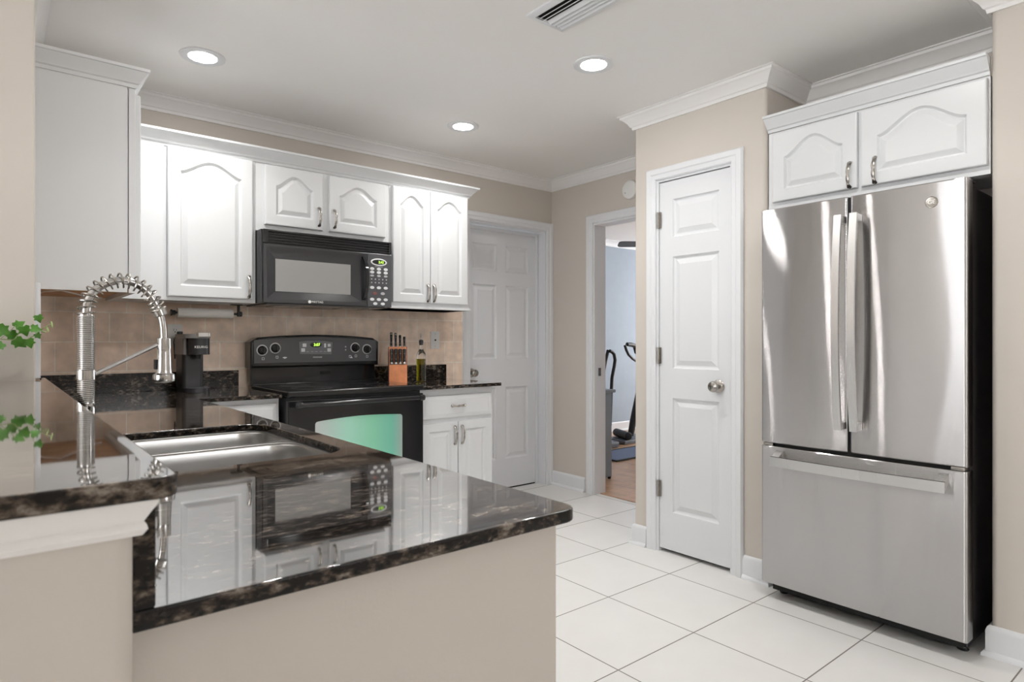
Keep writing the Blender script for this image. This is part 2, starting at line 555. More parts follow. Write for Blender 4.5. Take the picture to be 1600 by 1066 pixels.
w1 = struct('window_1', MB().sweep([(2.2, 0.4), (2.2, 2.2), (5.0, 2.2), (5.0, 0.4)], [(0, 0), (0, 0.03), (-0.05, 0.03), (-0.05, 0)], lambda u, v, h: (8.0 - h, u, v), closed=True).box(8.0, 8.03, 3.58, 3.62, 0.4, 2.2), M_trim)
struct('wall_den_side', boxes((3.52, 3.60, YB + 0.121, 5.40, 0, ZC)), M_denwall)

# tile on the back wall and the raw edge of the tile on the short wall
MB().box(0.113, 2.60, YB - 0.012, YB, 0.80, 1.40).out('tile_backsplash', M_tile, wb)
MB().box(0.10, 0.112, 2.505, YB - 0.012, 0.993, 1.335).out('tile_backsplash', M_tile, wl)
MB().box(0.094, 0.114, 2.497, 2.505, 1.035, 1.338, 0.001).out('tile_edge_strip', M_trim, wl)

# crown moulding of the room
crown = [(0, -0.080), (0.010, -0.080), (0.013, -0.066), (0.020, -0.062), (0.030, -0.044), (0.048, -0.026), (0.060, -0.020), (0.062, -0.008), (0.072, -0.006), (0.072, -0.0005), (0, -0.0005)]
cpath = [(-4, 2.49), (0.10, 2.49), (0.10, YB), (XF, YB), (XF, 2.333), (XP, 2.333), (XP, 1.542), (3.21, 1.542), (3.21, 0.67), (XP, 0.67), (XP, -3)]
struct('trim_1', MB().sweep(cpath, crown, lambda u, v, h: (u, v, ZC + h)), M_crown, None, 22)
# baseboards
bprof = [(0, 0), (0.026, 0), (0.025, 0.010), (0.018, 0.018), (0.014, 0.020), (0.014, 0.094), (0.010, 0.106), (0.003, 0.112), (0, 0.112)]
fl = lambda u, v, h: (u, v, h)
struct('baseboard_doorway', MB().sweep([(XF, 3.728), (XF, 3.352)], bprof, fl), M_trim)
struct('baseboard_pantry', MB().sweep([(3.40, 2.333), (XP, 2.333), (XP, 2.243)], bprof, fl), M_trim)
struct('baseboard_alcove', MB().sweep([(XP, 1.656), (XP, 1.542), (3.208, 1.542)], bprof, fl), M_trim)
struct('baseboard_right', MB().sweep([(3.208, 0.67), (XP, 0.67), (XP, -3)], bprof, fl), M_trim)
struct('baseboard_den', MB().sweep([(3.61, 5.40), (7.99, 5.40)], bprof, fl), M_trim)
struct('trim_2', MB().sweep([(3.61, 5.40), (7.99, 5.40)], crown, lambda u, v, h: (u, v, ZC + h)), M_trim)

# door casings and jambs
casing = [(0.004, 0), (0.004, 0.012), (0.010, 0.016), (0.030, 0.016), (0.036, 0.021), (0.060, 0.021), (0.068, 0.012), (0.068, 0)]


def door_trim(name, a, b, top, mp, depth, parent=None):
    m = MB()
    m.sweep([(a, 0), (a, top), (b, top), (b, 0)], casing, mp, side=-1 if b > a else 1)
    # jamb boards lining the opening
    t = 0.012
    s = 1 if b > a else -1
    m.sweep([(a, 0), (a, top), (b, top), (b, 0)], [(0.004, 0.001), (0.004, -depth), (-t + 0.004, -depth), (-t + 0.004, 0.001)], mp, side=-1 if b > a else 1)
    return struct(name, m, M_trim, None, 22)


door_trim('trim_3', 2.665, 3.417, 2.032, lambda u, v, h: (u, YB - h, v), 0.119)
door_trim('trim_4', 3.266, 2.504, 2.031, lambda u, v, h: (XF - h, u, v), 0.119)
door_trim('trim_5', 2.174, 1.722, 2.033, lambda u, v, h: (XP - h, u, v), 0.055)
# door stops
m = MB().box(2.683, 2.70, YB + 0.078, YB + 0.099, 0, 2.0).box(3.388, 3.404, YB + 0.078, YB + 0.099, 0, 2.0).box(2.683, 3.404, YB + 0.078, YB + 0.099, 1.995, 2.02)
struct('trim_6', m, M_trim)
struct('trim_7', MB().box(3.30, 3.54, 2.52, 3.25, 0.0005, 0.004) if False else MB().box(3.53, 3.56, 2.52, 3.25, 0.0, 0.006, 0.002), M_wood_floor)
MB().box(XF + 0.035, XF + 0.062, 3.2505, 3.2525, 0.89, 0.95).out('strike_plate', M_nickel, bpy.data.objects['trim_4'])


def panel_slab(mb, o, ux, n, w, h, t, xs, zs, cells, lip=0.012, flat=0.006, slope=0.026, deep=0.011):
    o, ux, n = Vector(o), Vector(ux), Vector(n)
    P = lambda x, z, d: o + ux * x + Vector((0, 0, 1)) * z + n * d
    X = [0] + xs + [w]; Z = [0] + zs + [h]
    for i in range(len(X) - 1):
        for j in range(len(Z) - 1):
            x0, x1, z0, z1 = X[i], X[i + 1], Z[j], Z[j + 1]
            rc = lambda k, d: [P(x0 + k, z0 + k, d), P(x1 - k, z0 + k, d), P(x1 - k, z1 - k, d), P(x0 + k, z1 - k, d)]
            if (i, j) in cells:
                k1, k2 = lip, lip + flat
                mb.rings([rc(0, t), rc(k1 * 0.4, t - deep * 0.75), rc(k1, t - deep), rc(k2, t - deep), rc(k2 + slope, t - 0.002)], False, True)
            else:
                mb.poly(rc(0, t))
    e = [P(0, 0, t), P(w, 0, t), P(w, 0, 0), P(0, 0, 0)]
    mb.poly(e); mb.poly([P(0, h, t), P(w, h, t), P(w, h, 0), P(0, h, 0)])
    mb.poly([P(0, 0, t), P(0, h, t), P(0, h, 0), P(0, 0, 0)]); mb.poly([P(w, 0, t), P(w, h, t), P(w, h, 0), P(w, 0, 0)])
    mb.poly([P(0, 0, 0), P(w, 0, 0), P(w, h, 0), P(0, h, 0)])
    return mb


def knob_mb(at, n):
    return MB().lathe([(0.032, 0), (0.033, 0.004), (0.028, 0.010), (0.014, 0.013), (0.012, 0.030), (0.017, 0.036), (0.026, 0.044), (0.028, 0.052), (0.025, 0.060), (0.015, 0.064), (0, 0.065)], at, n)


# back door (six panels), slab 10 cm deep in the wall
d1 = panel_slab(MB(), (2.682, YB + 0.135, 0.010), (1, 0, 0), (0, -1, 0), 0.722, 2.005, 0.035, [0.085, 0.312, 0.400, 0.632], [0.225, 0.785, 1.005, 1.575, 1.680, 1.885],
                {(1, 1), (3, 1), (1, 3), (3, 3), (1, 5), (3, 5)})
d1 = struct('door_1', d1, M_door, None, 11)
knob_mb((2.752, YB + 0.0995, 0.915), (0, -1, 0)).out('door_knob', M_nickel, d1, label='brushed nickel door knob')
MB().box(2.684, 3.402, YB + 0.10, YB + 0.13, 0.0, 0.009).out('threshold', M_dark, d1)

# pantry door (three panels)
d2 = panel_slab(MB(), (XP + 0.042, 2.164, 0.020), (0, -1, 0), (-1, 0, 0), 0.432, 2.000, 0.035, [0.085, 0.367], [0.205, 0.825, 0.985, 1.590, 1.695, 1.900], {(1, 1), (1, 3), (1, 5)})
d2 = struct('door_2', d2, M_door, None, 11)
knob_mb((XP + 0.0065, 1.798, 0.924), (-1, 0, 0)).out('door_knob', M_nickel, d2, label='brushed nickel door knob')
for z in (0.345, 1.074, 1.816):
    m = MB().tube([(XP - 0.003, 2.168, z - 0.045), (XP - 0.003, 2.168, z + 0.045)], 0.006)
    m.box(XP - 0.001, XP + 0.004, 2.150, 2.1685, z - 0.044, z + 0.044)
    m.out('hinge', M_nickel, d2, label='nickel door hinge')
MB().box(XP + 0.004, XP + 0.009, 1.7325, 1.7335, 0.895, 0.955).out('latch_plate', M_nickel, d2)
# ------------------------------------------------------------------ cabinet parts


def cab_door(mb, o, ux, n, w, h, rise=0.0, t=0.02, stile=0.055, rail=0.055, power=0.8, nseg=18):
    """raised-panel cabinet door; rise > 0 gives the panel an arched top"""
    o, ux, n = Vector(o), Vector(ux), Vector(n)
    P = lambda x, z, d: o + ux * x + Vector((0, 0, 1)) * z + n * d
    x0, x1, z0 = stile, w - stile, rail
    zt = h - rail * 0.85
    xs = [x1 - (x1 - x0) * k / nseg for k in range(nseg + 1)]
    g = lambda x: (0.5 + 0.5 * cos(pi * (2 * (x - x0) / (x1 - x0) - 1))) ** power

    def inset(k, d):
        cx = (x0 + x1) / 2
        f = (x1 - x0 - 2 * k) / (x1 - x0)
        pts = [(x0 + k, z0 + k), (x1 - k, z0 + k)]
        pts += [(cx + (x - cx) * f, zt - rise * (1 - g(x)) - k) for x in xs]
        return [P(x, z, d) for x, z in pts]

    def outer(e, d, b=0.0):
        pts = [(e, e), (w - e, e)]
        pts += [((w - e) if i == 0 else e if i == nseg else x, h - e) for i, x in enumerate(xs)]
        return [P(x, z, d) for x, z in pts]

    mb.rings([outer(0, 0), outer(0, t - 0.006), outer(0.002, t - 0.0015), outer(0.006, t), inset(0, t), inset(0.008, t - 0.011), inset(0.012, t - 0.012), inset(0.032, t - 0.002), inset(0.035, t - 0.0012)], True, True)
    return mb


def drawer_front(mb, o, ux, n, w, h, t=0.02):
    o, ux, n = Vector(o), Vector(ux), Vector(n)
    P = lambda x, z, d: o + ux * x + Vector((0, 0, 1)) * z + n * d
    rc = lambda k, d: [P(k, k, d), P(w - k, k, d), P(w - k, h - k, d), P(k, h - k, d)]
    mb.rings([rc(0, 0), rc(0, t - 0.010), rc(0.004, t - 0.007), rc(0.022, t - 0.001), rc(0.026, t)], True, True)
    return mb


def pull(parent, c, d, n, length=0.115):
    """curved nickel cabinet pull, widened at its two feet"""
    c, d, n = Vector(c), Vector(d), Vector(n)
    w = d.cross(n)
    m = MB()
    rs = []
    K = 22
    for k in range(K + 1):
        s = -1 + 2 * k / K
        hgt = 0.003 + 0.023 * (1 - abs(s) ** 3.0)
        wid = 0.0052 + 0.0024 * abs(sin(s * pi * 1.5)) + (0.002 if abs(s) > 0.85 else 0)
        th = 0.0028
        dh = -0.023 * 3.0 * abs(s) ** 2.0 * (1 if s > 0 else -1) / (length / 2)
        tn = (d + n * dh).normalized()
        nn = (n - tn * n.dot(tn)).normalized()
        p = c + d * (s * length / 2) + n * hgt
        rs.append([p + w * (wid * cos(2 * pi * j / 10)) + nn * (th * sin(2 * pi * j / 10)) for j in range(10)])
    m.rings(rs)
    for s in (-1, 1):
        q = c + d * (s * (length / 2 - 0.003))
        m.lathe([(0.0075, 0), (0.0072, 0.003), (0.005, 0.006)], q, n, 12)
    return m.out('handle', M_nickel, parent, label='curved nickel handle')


cab_crown = [(0, 0), (0.006, 0), (0.010, 0.012), (0.018, 0.016), (0.022, 0.024), (0.046, 0.050), (0.050, 0.056), (0.058, 0.058), (0.060, 0.068), (0, 0.068)]

# ---- wall cabinet on the short wall; its flank faces the camera
t = thing('wall_cabinet', (0.25, 3.1, 1.335), 'white wall cabinet showing its plain side panel above the spring faucet', 'cabinet')
m = MB().box(0.113, 0.3885, 2.745, 3.38, 1.35, 2.10).box(0.100, 0.113, 2.742, YB - 0.013, 1.34, 2.10)
m.out('body', M_white, t)
MB().box(0.1005, 0.385, 2.738, 2.7448, 1.335, 2.105, 0.0015).out('side_panel', M_white, t)
MB().box(0.3895, 0.411, 2.738, 3.385, 1.333, 2.103, 0.0015).out('face_frame', M_white, t)
MB().box(0.12, 0.385, 2.752, 3.38, 1.3475, 1.3495).out('underside', M_rawwood, t, label='unpainted brown wood underside')
for i, y in enumerate((2.748, 3.075)):
    d = cab_door(MB(), (0.4115, y, 1.360), (0, 1, 0), (1, 0, 0), 0.305, 0.725, 0.055).out('door', M_white, t, 11)
    pull(d, (0.4315, y + (0.27 if i == 0 else 0.035), 1.47), (0, 0, 1), (1, 0, 0))
MB().sweep([(0.1005, 2.737), (0.4115, 2.737), (0.4115, 3.33)], [(o * 0.72, h) for o, h in cab_crown], lambda u, v, h: (u, v, 2.1052 + h)).out('crown_molding', M_white, t, 22)

# ---- row of wall cabinets on the back wall
YF = 3.42
UP, BK = (1, 0, 0), (0, -1, 0)
t = thing('wall_cabinet', (0.75, YF, 1.352), 'white wall cabinet with one wide arched door above the paper towel', 'cabinet')
MB().box(0.440, 1.062, YF, YB - 0.013, 1.352, 2.098, 0.001).out('body', M_white, t)
MB().box(0.440, 0.630, YF - 0.012, YF - 0.0002, 1.352, 2.098, 0.001).out('filler_panel', M_white, t)
d = cab_door(MB(), (0.646, YF - 0.0005, 1.370), UP, BK, 0.397, 0.725, 0.062).out('door', M_white, t, 11)
pull(d, (1.022, YF - 0.0205, 1.435), (0, 0, 1), BK)
t = thing('wall_cabinet', (1.45, YF, 1.74), 'short white two-door wall cabinet directly above the microwave', 'cabinet')
MB().box(1.063, 1.844, YF, YB - 0.013, 1.738, 2.098, 0.001).out('body', M_white, t)
for x, w, hx in ((1.105, 0.320, 1.400), (1.462, 0.353, 1.490)):
    d = cab_door(MB(), (x, YF - 0.0005, 1.772), UP, BK, w, 0.318, 0.062, stile=0.058, rail=0.052, power=0.75).out('door', M_white, t, 11)
    pull(d, (hx, YF - 0.0205, 1.845), (0, 0, 1), BK, 0.105)
t = thing('wall_cabinet', (2.14, YF, 1.352), 'tall white two-door wall cabinet between the microwave and the back door', 'cabinet')
MB().box(1.845, 2.430, YF, YB - 0.013, 1.352, 2.098, 0.001).box(1.845, 2.438, YF - 0.020, YB - 0.013, 1.352, 1.366, 0.002).out('body', M_white, t)
for x, w, hx in ((1.863, 0.265, 2.108), (2.131, 0.286, 2.152)):
    d = cab_door(MB(), (x, YF - 0.0005, 1.390), UP, BK, w, 0.705, 0.060, stile=0.050, rail=0.052, power=0.62).out('door', M_white, t, 11)
    pull(d, (hx, YF - 0.0205, 1.455), (0, 0, 1), BK, 0.110)
cm = MB().sweep([(0.475, YF), (2.430, YF), (2.430, YB - 0.001)], cab_crown, lambda u, v, h: (u, v, 2.0985 + h))
setp(cm.out('cabinet_crown_molding', M_white, None, 22), 'white stepped crown molding along the top of the back wall cabinets', 'molding')

# ---- base cabinets
t = thing('base_cabinet', (2.14, 3.3, 0), 'white base cabinet with drawer and two doors beside the back door', 'cabinet')
MB().box(1.872, 2.405, 3.12, 3.715, 0.10, 0.873, 0.001).out('body', M_white, t)
MB().box(1.89, 2.39, 3.19, 3.70, 0.0, 0.0995).out('toe_kick', M_white, t)
d = drawer_front(MB(), (1.882, 3.1195, 0.700), UP, BK, 0.505, 0.135).out('drawer', M_white, t, 11)
pull(d, (2.135, 3.0995, 0.770), (1, 0, 0), BK, 0.10)
for x, w, hx in ((1.882, 0.250, 2.108), (2.137, 0.250, 2.160)):
    d = cab_door(MB(), (x, 3.1195, 0.125), UP, BK, w, 0.550, 0, stile=0.05).out('door', M_white, t, 11)
    pull(d, (hx, 3.0995, 0.595), (0, 0, 1), BK, 0.11)
t = thing('base_cabinet', (0.90, 3.3, 0), 'white base cabinet in the counter corner, mostly hidden by the peninsula', 'cabinet')
MB().box(0.70, 1.080, 3.12, 3.695, 0.10, 0.873, 0.001).out('body', M_white, t)
MB().box(0.71, 1.07, 3.19, 3.69, 0.0, 0.0995).out('toe_kick', M_white, t)
d = drawer_front(MB(), (0.715, 3.1195, 0.700), UP, BK, 0.355, 0.150).out('drawer', M_white, t, 11)
pull(d, (0.89, 3.0995, 0.78), (1, 0, 0), BK, 0.10)
d = cab_door(MB(), (0.715, 3.1195, 0.125), UP, BK, 0.355, 0.550, 0, stile=0.05).out('door', M_white, t, 11)
pull(d, (0.75, 3.0995, 0.595), (0, 0, 1), BK, 0.11)

# ---- peninsula: painted end wall and cabinets that face the kitchen
t = thing('peninsula_cabinet', (0.39, 1.9, 0), 'peninsula base with a plain beige end panel under the granite counter', 'cabinet')
MB().zprism(fillet([(0.1005, 0.712), (0.680, 0.712), (0.680, 0.80), (0.1005, 0.80)], [0, 0.012, 0, 0]), 0, 0.874).out('end_panel', M_wall, t, label='beige painted end panel')
MB().box(0.655, 0.672, 0.801, 3.10, 0.10, 0.872).box(0.1005, 0.12, 0.801, 3.10, 0.0, 0.872).box(0.12, 0.655, 0.801, 3.10, 0.10, 0.118).box(0.60, 0.615, 0.801, 3.10, 0.0, 0.10).out('body', M_white, t)
for k in range(5):
    y = 0.83 + k * 0.44
    d = cab_door(MB(), (0.6725, y, 0.125), (0, 1, 0), (1, 0, 0), 0.42, 0.720, 0, stile=0.055, t=0.018).out('door', M_white, t, 11)
    pull(d, (0.6905, y + (0.385 if k % 2 == 0 else 0.035), 0.76), (0, 0, 1), (1, 0, 0), 0.11)

# ---- countertops
t = thing('granite_countertop', (0.40, 2.0, 0.875), 'L-shaped dark granite countertop on the peninsula with a sink cut in it', 'countertop')
outl = fillet([(0.101, 0.689), (0.705, 0.689), (0.705, 3.075), (1.083, 3.075), (1.083, 3.717), (0.101, 3.717)], [0, 0.03, 0.01, 0.004, 0, 0])
SX0, SX1, SY0, SY1 = 0.225, 0.645, 1.385, 2.035
hole = rrect(SX0, SX1, SY0, SY1, 0.075, 8)
tap = [(0.180 + 0.017 * cos(a * pi / 8), 1.90 + 0.017 * sin(a * pi / 8)) for a in range(16)]
edge_mat(MB().add(curve_mesh([outl, hole, tap], 0.020, 0.003), Matrix.Translation((0, 0, 0.885))).out('slab', M_granite, t, 30), M_granite_edge)
MB().box(0.101, 0.121, 0.690, 2.49, 0.8955, 1.009, 0.002).out('riser', M_granite_edge, t)
MB().box(0.101, 0.121, 2.491, 3.697, 0.8955, 0.990, 0.002).box(0.101, 1.058, 3.697, 3.717, 0.8955, 0.990, 0.002).out('splash', M_granite_edge, t)
t = thing('granite_countertop', (2.15, 3.4, 0.875), 'short dark granite countertop between the range and the back door', 'countertop')
outl = fillet([(1.868, 3.072), (2.445, 3.072), (2.445, 3.717), (1.868, 3.717)], [0, 0.01, 0, 0])
edge_mat(MB().add(curve_mesh([outl], 0.020, 0.003), Matrix.Translation((0, 0, 0.885))).out('slab', M_granite, t, 30), M_granite_edge)
MB().box(1.90, 2.445, 3.697, 3.717, 0.8955, 0.990, 0.002).out('splash', M_granite_edge, t)

# ---- raised bar top on the half wall, with the small moulding under it
outl = fillet([(-0.32, 0.642), (0.133, 0.642), (0.133, 2.615), (0.1215, 2.615), (0.1215, 2.4885), (-0.32, 2.4885)], [0.01, 0.018, 0, 0, 0, 0])
setp(edge_mat(MB().add(curve_mesh([outl], 0.020, 0.003), Matrix.Translation((0, 0, 1.020))).out('granite_bar_top', M_granite, None, 30), M_granite_edge), 'raised dark granite bar top beside the sink, above the beige half wall', 'bar top')
mprof = [(0, -0.034), (0.005, -0.034), (0.009, -0.028), (0.008, -0.024), (0.006, -0.021), (0.010, -0.014), (0.016, -0.004), (0.017, -0.0005), (0, -0.0005)]
struct('trim_8', MB().sweep([(-0.05, 2.48), (-0.05, 0.666), (0.10, 0.666), (0.10, 0.688)][0:], mprof, lambda u, v, h: (u, v, 1.0095 + h), side=1), M_crown)

# ---- sink
t = thing('double_sink', (0.435, 1.71, 0.69), 'stainless steel double-bowl sink set under the granite', 'sink')
rx = rrect(SX0 - 0.018, SX1 + 0.018, SY0 - 0.018, SY1 + 0.018, 0.08, 8)
B1 = (SX0 + 0.006, SX1 - 0.006, 1.765, SY1 - 0.006)
B2 = (SX0 + 0.006, SX1 - 0.006, SY0 + 0.006, 1.740)
MB().add(curve_mesh([rx, rrect(*B1, 0.07, 8), rrect(*B2, 0.07, 8)], 0.003, 0.0008), Matrix.Translation((0, 0, 0.8732))).out('rim', M_sink, t, 30)
for bx in (B1, B2):
    x0, x1, y0, y1 = bx
    rs = []
    for k, z in ((-0.002, 0.8715), (0.0, 0.868), (0.003, 0.845), (0.010, 0.73), (0.018, 0.705), (0.035, 0.694), (0.08, 0.690)):
        rs.append([(p[0], p[1], z) for p in rrect(x0 + k, x1 - k, y0 + k, y1 - k, max(0.03, 0.07 - k * 0.4), 8)])
    bo = MB().rings(rs, False, True).out('bowl', M_sink, t, 50)
    MB().lathe([(0.042, 0.0), (0.043, 0.002), (0.030, 0.003), (0.028, -0.002), (0.0, -0.004)], ((x0 + x1) / 2, (y0 + y1) / 2, 0.6905)).out('drain', M_chrome, bo)

# ---- spring faucet
t = thing('spring_faucet', (0.18, 1.90, ZT), 'tall brushed-chrome spring faucet arching over the sink', 'faucet')
FX, FY = 0.178, 1.90
MB().lathe([(0.026, 0.0005), (0.027, 0.006), (0.022, 0.012), (0.020, 0.020), (0.020, 0.09), (0.017, 0.095)], (FX, FY, ZT)).out('base', M_chrome, t)
MB().tube([(FX, FY, 0.98), (FX, FY, 1.22)], 0.0155, 20).out('pole', M_chrome, t)
m = MB()
path = [(FX + 0.0175 * cos(a), FY + 0.0175 * sin(a), 0.995 + (1.218 - 0.995) * i / 760) for i, a in [(i, 2 * pi * i / 16) for i in range(761)]]
m.tube(path, 0.0021, 6)
m.out('fine_coil', M_chrome, t)
MB().lathe([(0.0185, 0), (0.0205, 0.001), (0.0205, 0.024), (0.0185, 0.025)], (FX, FY, 1.0565)).out('collar', M_chrome, t)


def arc(s):
    """centre line of the hose: 0 at the pole top to 1 at the end ferrule"""
    A = [(0.178, 1.218), (0.180, 1.245), (0.190, 1.272), (0.212, 1.295), (0.240, 1.308), (0.270, 1.309), (0.298, 1.297), (0.318, 1.277), (0.333, 1.252), (0.340, 1.235)]
    f = s * (len(A) - 1); i = min(int(f), len(A) - 2); q = f - i
    g = lambda k: A[max(0, min(len(A) - 1, k))]
    p0, p1, p2, p3 = g(i - 1), g(i), g(i + 1), g(i + 2)
    cr = lambda a, b, c, d: 0.5 * (2 * b + (c - a) * q + (2 * a - 5 * b + 4 * c - d) * q * q + (3 * b - a - 3 * c + d) * q ** 3)
    return Vector((cr(p0[0], p1[0], p2[0], p3[0]), FY, cr(p0[1], p1[1], p2[1], p3[1])))


MB().tube([arc(k / 40) for k in range(41)], 0.0098, 14).out('hose', M_chrome, t)
pts = []
for i in range(17 * 14 + 1):
    s = i / (17 * 14); c = arc(s); tg = (arc(min(1, s + 0.01)) - arc(max(0, s - 0.01))).normalized()
    u = Vector((0, 1, 0)); w = tg.cross(u)
    a = 2 * pi * i / 14
    pts.append(c + (u * cos(a) + w * sin(a)) * 0.0185)
MB().tube(pts, 0.0021, 6).out('spring', M_nickel, t)
ed = (arc(1) - arc(0.95)).normalized()
MB().lathe([(0.014, 0), (0.0165, 0.002), (0.0165, 0.020), (0.013, 0.022)], arc(1) - ed * 0.006, ed).out('ferrule', M_chrome, t)
MB().tube([arc(1) + ed * 0.008, (0.347, FY, 1.21), (0.350, FY, 1.185), (0.351, FY, 1.150)], 0.0082, 14).out('spout_tube', M_chrome, t)
h = MB().lathe([(0.012, 0.116), (0.0165, 0.115), (0.0172, 0.088), (0.0160, 0.084), (0.0165, 0.080), (0.0185, 0.030), (0.020, 0.022), (0.0265, 0.018), (0.0275, 0.004), (0.0255, 0.0), (0.018, -0.003), (0.0, -0.004)], (0.352, FY, 1.045)).out('spray_head', M_chrome, t)
MB().box(0.3285, 0.334, FY - 0.006, FY + 0.006, 1.078, 1.104, 0.001).out('spray_button', M_blackm, h, label='black spray button')
MB().tube([(0.196, FY, 1.070), (0.336, FY, 1.143)], 0.0052, 12).out('support_arm', M_chrome, t)
MB().tube([(FX, FY - 0.018, 0.955), (FX, FY - 0.055, 0.972), (FX, FY - 0.095, 1.0)], [0.010, 0.006, 0.004], 10).out('lever', M_chrome, t)
# ---- small cable under the short-wall cabinet
setp(MB().tube([(0.118, 2.90, 1.322), (0.14, 2.89, 1.336), (0.19, 2.86, 1.341), (0.25, 2.95, 1.334), (0.30, 3.05, 1.325), (0.35, 3.16, 1.335)], 0.003, 8).out('thin_cable', M_whitepl), 'thin cream cable running under the side-panel wall cabinet', 'cable')
# ------------------------------------------------------------------ microwave over the range
M_mwglass = pmat('microwave_window', (0.30, 0.295, 0.285), 0.28, bump=0.05, bscale=900)
M_grey_btn = pmat('grey_print', (0.45, 0.45, 0.46), 0.5, bump=0.02)
M_red_btn = pmat('dark_red_print', (0.20, 0.06, 0.05), 0.5, bump=0.02)
t = thing('microwave', (1.44, 3.5, 1.345), 'black over-the-range microwave with vent slats and white keypad', 'microwave')
M_mwblack = pmat('microwave_black', (0.035, 0.035, 0.037), 0.22, bump=0.02)
MB().box(1.066, 1.816, 3.345, 3.712, 1.352, 1.736, 0.003).out('body', M_mwblack, t)
# vent grille on top
m = MB().box(1.072, 1.100, 3.328, 3.345, 1.664, 1.735, 0.003).box(1.797, 1.814, 3.328, 3.345, 1.664, 1.735, 0.003).box(1.0985, 1.798, 3.330, 3.345, 1.725, 1.735, 0.002)
for k in range(4):
    z = 1.668 + k * 0.0148
    m.prism([(3.329, z), (3.3445, z + 0.004), (3.3445, z + 0.009), (3.329, z + 0.005)], lambda u, v: (1.0985, u, v), lambda u, v: (1.798, u, v))
m.out('vent_grille', M_black, t)
# door with a bevelled recess round the window
m = MB()
rc = lambda k: [(k[0], k[4], k[2]), (k[1], k[4], k[2]), (k[1], k[4], k[3]), (k[0], k[4], k[3])]
m.rings([rc(q) for q in ((1.074, 1.659, 1.352, 1.660, 3.3449), (1.074, 1.659, 1.352, 1.660, 3.330), (1.077, 1.656, 1.355, 1.657, 3.328), (1.092, 1.627, 1.374, 1.640, 3.328), (1.137, 1.560, 1.414, 1.586, 3.338))], True, True)
md = m.out('door', M_mwblack, t, 11)
MB().box(1.138, 1.559, 3.3360, 3.3379, 1.415, 1.585).out('window', M_mwglass, md, label='grey mesh window')
m = MB()
rs = []
for k in range(17):
    s = -1 + k / 8
    y = 3.328 - 0.038 * (1 - abs(s) ** 2.6)
    z = 1.512 + s * 0.124
    rs.append([(1.634 + sx * 0.0115 + 0.006 * (1 - s * s), y + sy * 0.007, z) for sx, sy in ((-1, 0.6), (-0.7, -0.8), (0.7, -1.0), (1, -0.4), (1, 0.6), (0, 1))])
m.rings(rs).out('handle', M_black, md)
MB().lathe([(0.0, 0), (0.0085, 0.0), (0.0085, 0.0012), (0.0, 0.0012)], (1.318, 3.3278, 1.3655), (0, -1, 0), 20).out('emblem', M_whitepl, md)
text('lettering', 'MAYTAG', 0.016, (1.362, 3.3276, 1.3655), UP, BK, M_whitepl, md)
m = MB().rings([rc(q) for q in ((1.661, 1.814, 1.352, 1.660, 3.3449), (1.661, 1.814, 1.352, 1.660, 3.330), (1.664, 1.811, 1.355, 1.657, 3.328))], True, True)
mp_ = m.out('control_panel', M_charcoal, t)
MB().rings([[(1.731 + a * cos(2 * pi * k / 32), y, 1.612 + b * sin(2 * pi * k / 32)) for k in range(32)] for a, b, y in ((0.052, 0.022, 3.328), (0.050, 0.020, 3.3255), (0.043, 0.0145, 3.3255), (0.043, 0.0145, 3.328))], False, False).out('display_ring', M_btn, mp_)
MB().rings([[(1.731 + 0.0425 * cos(2 * pi * k / 32), y, 1.612 + 0.0142 * sin(2 * pi * k / 32)) for k in range(32)] for y in (3.3279, 3.3270)]).out('display', M_black, mp_)
text('digits', '2:42', 0.020, (1.745, 3.3264, 1.612), UP, BK, M_led, mp_)
MB().box(1.705, 1.755, 3.3272, 3.3279, 1.5845, 1.587).out('print_line', M_grey_btn, mp_)


def oval(x, z, a=0.0135, b=0.0085):
    return MB().rings([[(x + a * f * cos(2 * pi * k / 20), y, z + b * f * sin(2 * pi * k / 20)) for k in range(20)] for f, y in ((1.0, 3.3279), (1.0, 3.3265), (0.8, 3.3255))], False, True)


for r, z in enumerate((1.572, 1.552, 1.463, 1.395, 1.370)):
    xs = (1.688, 1.731, 1.775) if r < 4 else (1.708, 1.756)
    for x in xs: oval(x, z).out('button', M_btn, mp_)
for x in (1.688, 1.731, 1.775): oval(x, 1.532, 0.012, 0.006).out('button', M_grey_btn, mp_, label='grey button')
for z in (1.512, 1.492):
    for k in range(5): oval(1.685 + k * 0.0235, z, 0.004, 0.004).out('button', M_grey_btn, mp_, label='tiny number key')
oval(1.706, 1.430).out('button', M_red_btn, mp_, label='dark red button')
oval(1.756, 1.430).out('button', M_grey_btn, mp_, label='grey button')
MB().box(1.10, 1.79, 3.36, 3.70, 1.3465, 1.3515).out('underside_plate', M_charcoal, t)
for x in (1.18, 1.57): MB().box(x, x + 0.16, 3.45, 3.62, 1.3435, 1.3465, 0.001).out('filter', M_nickel, t)

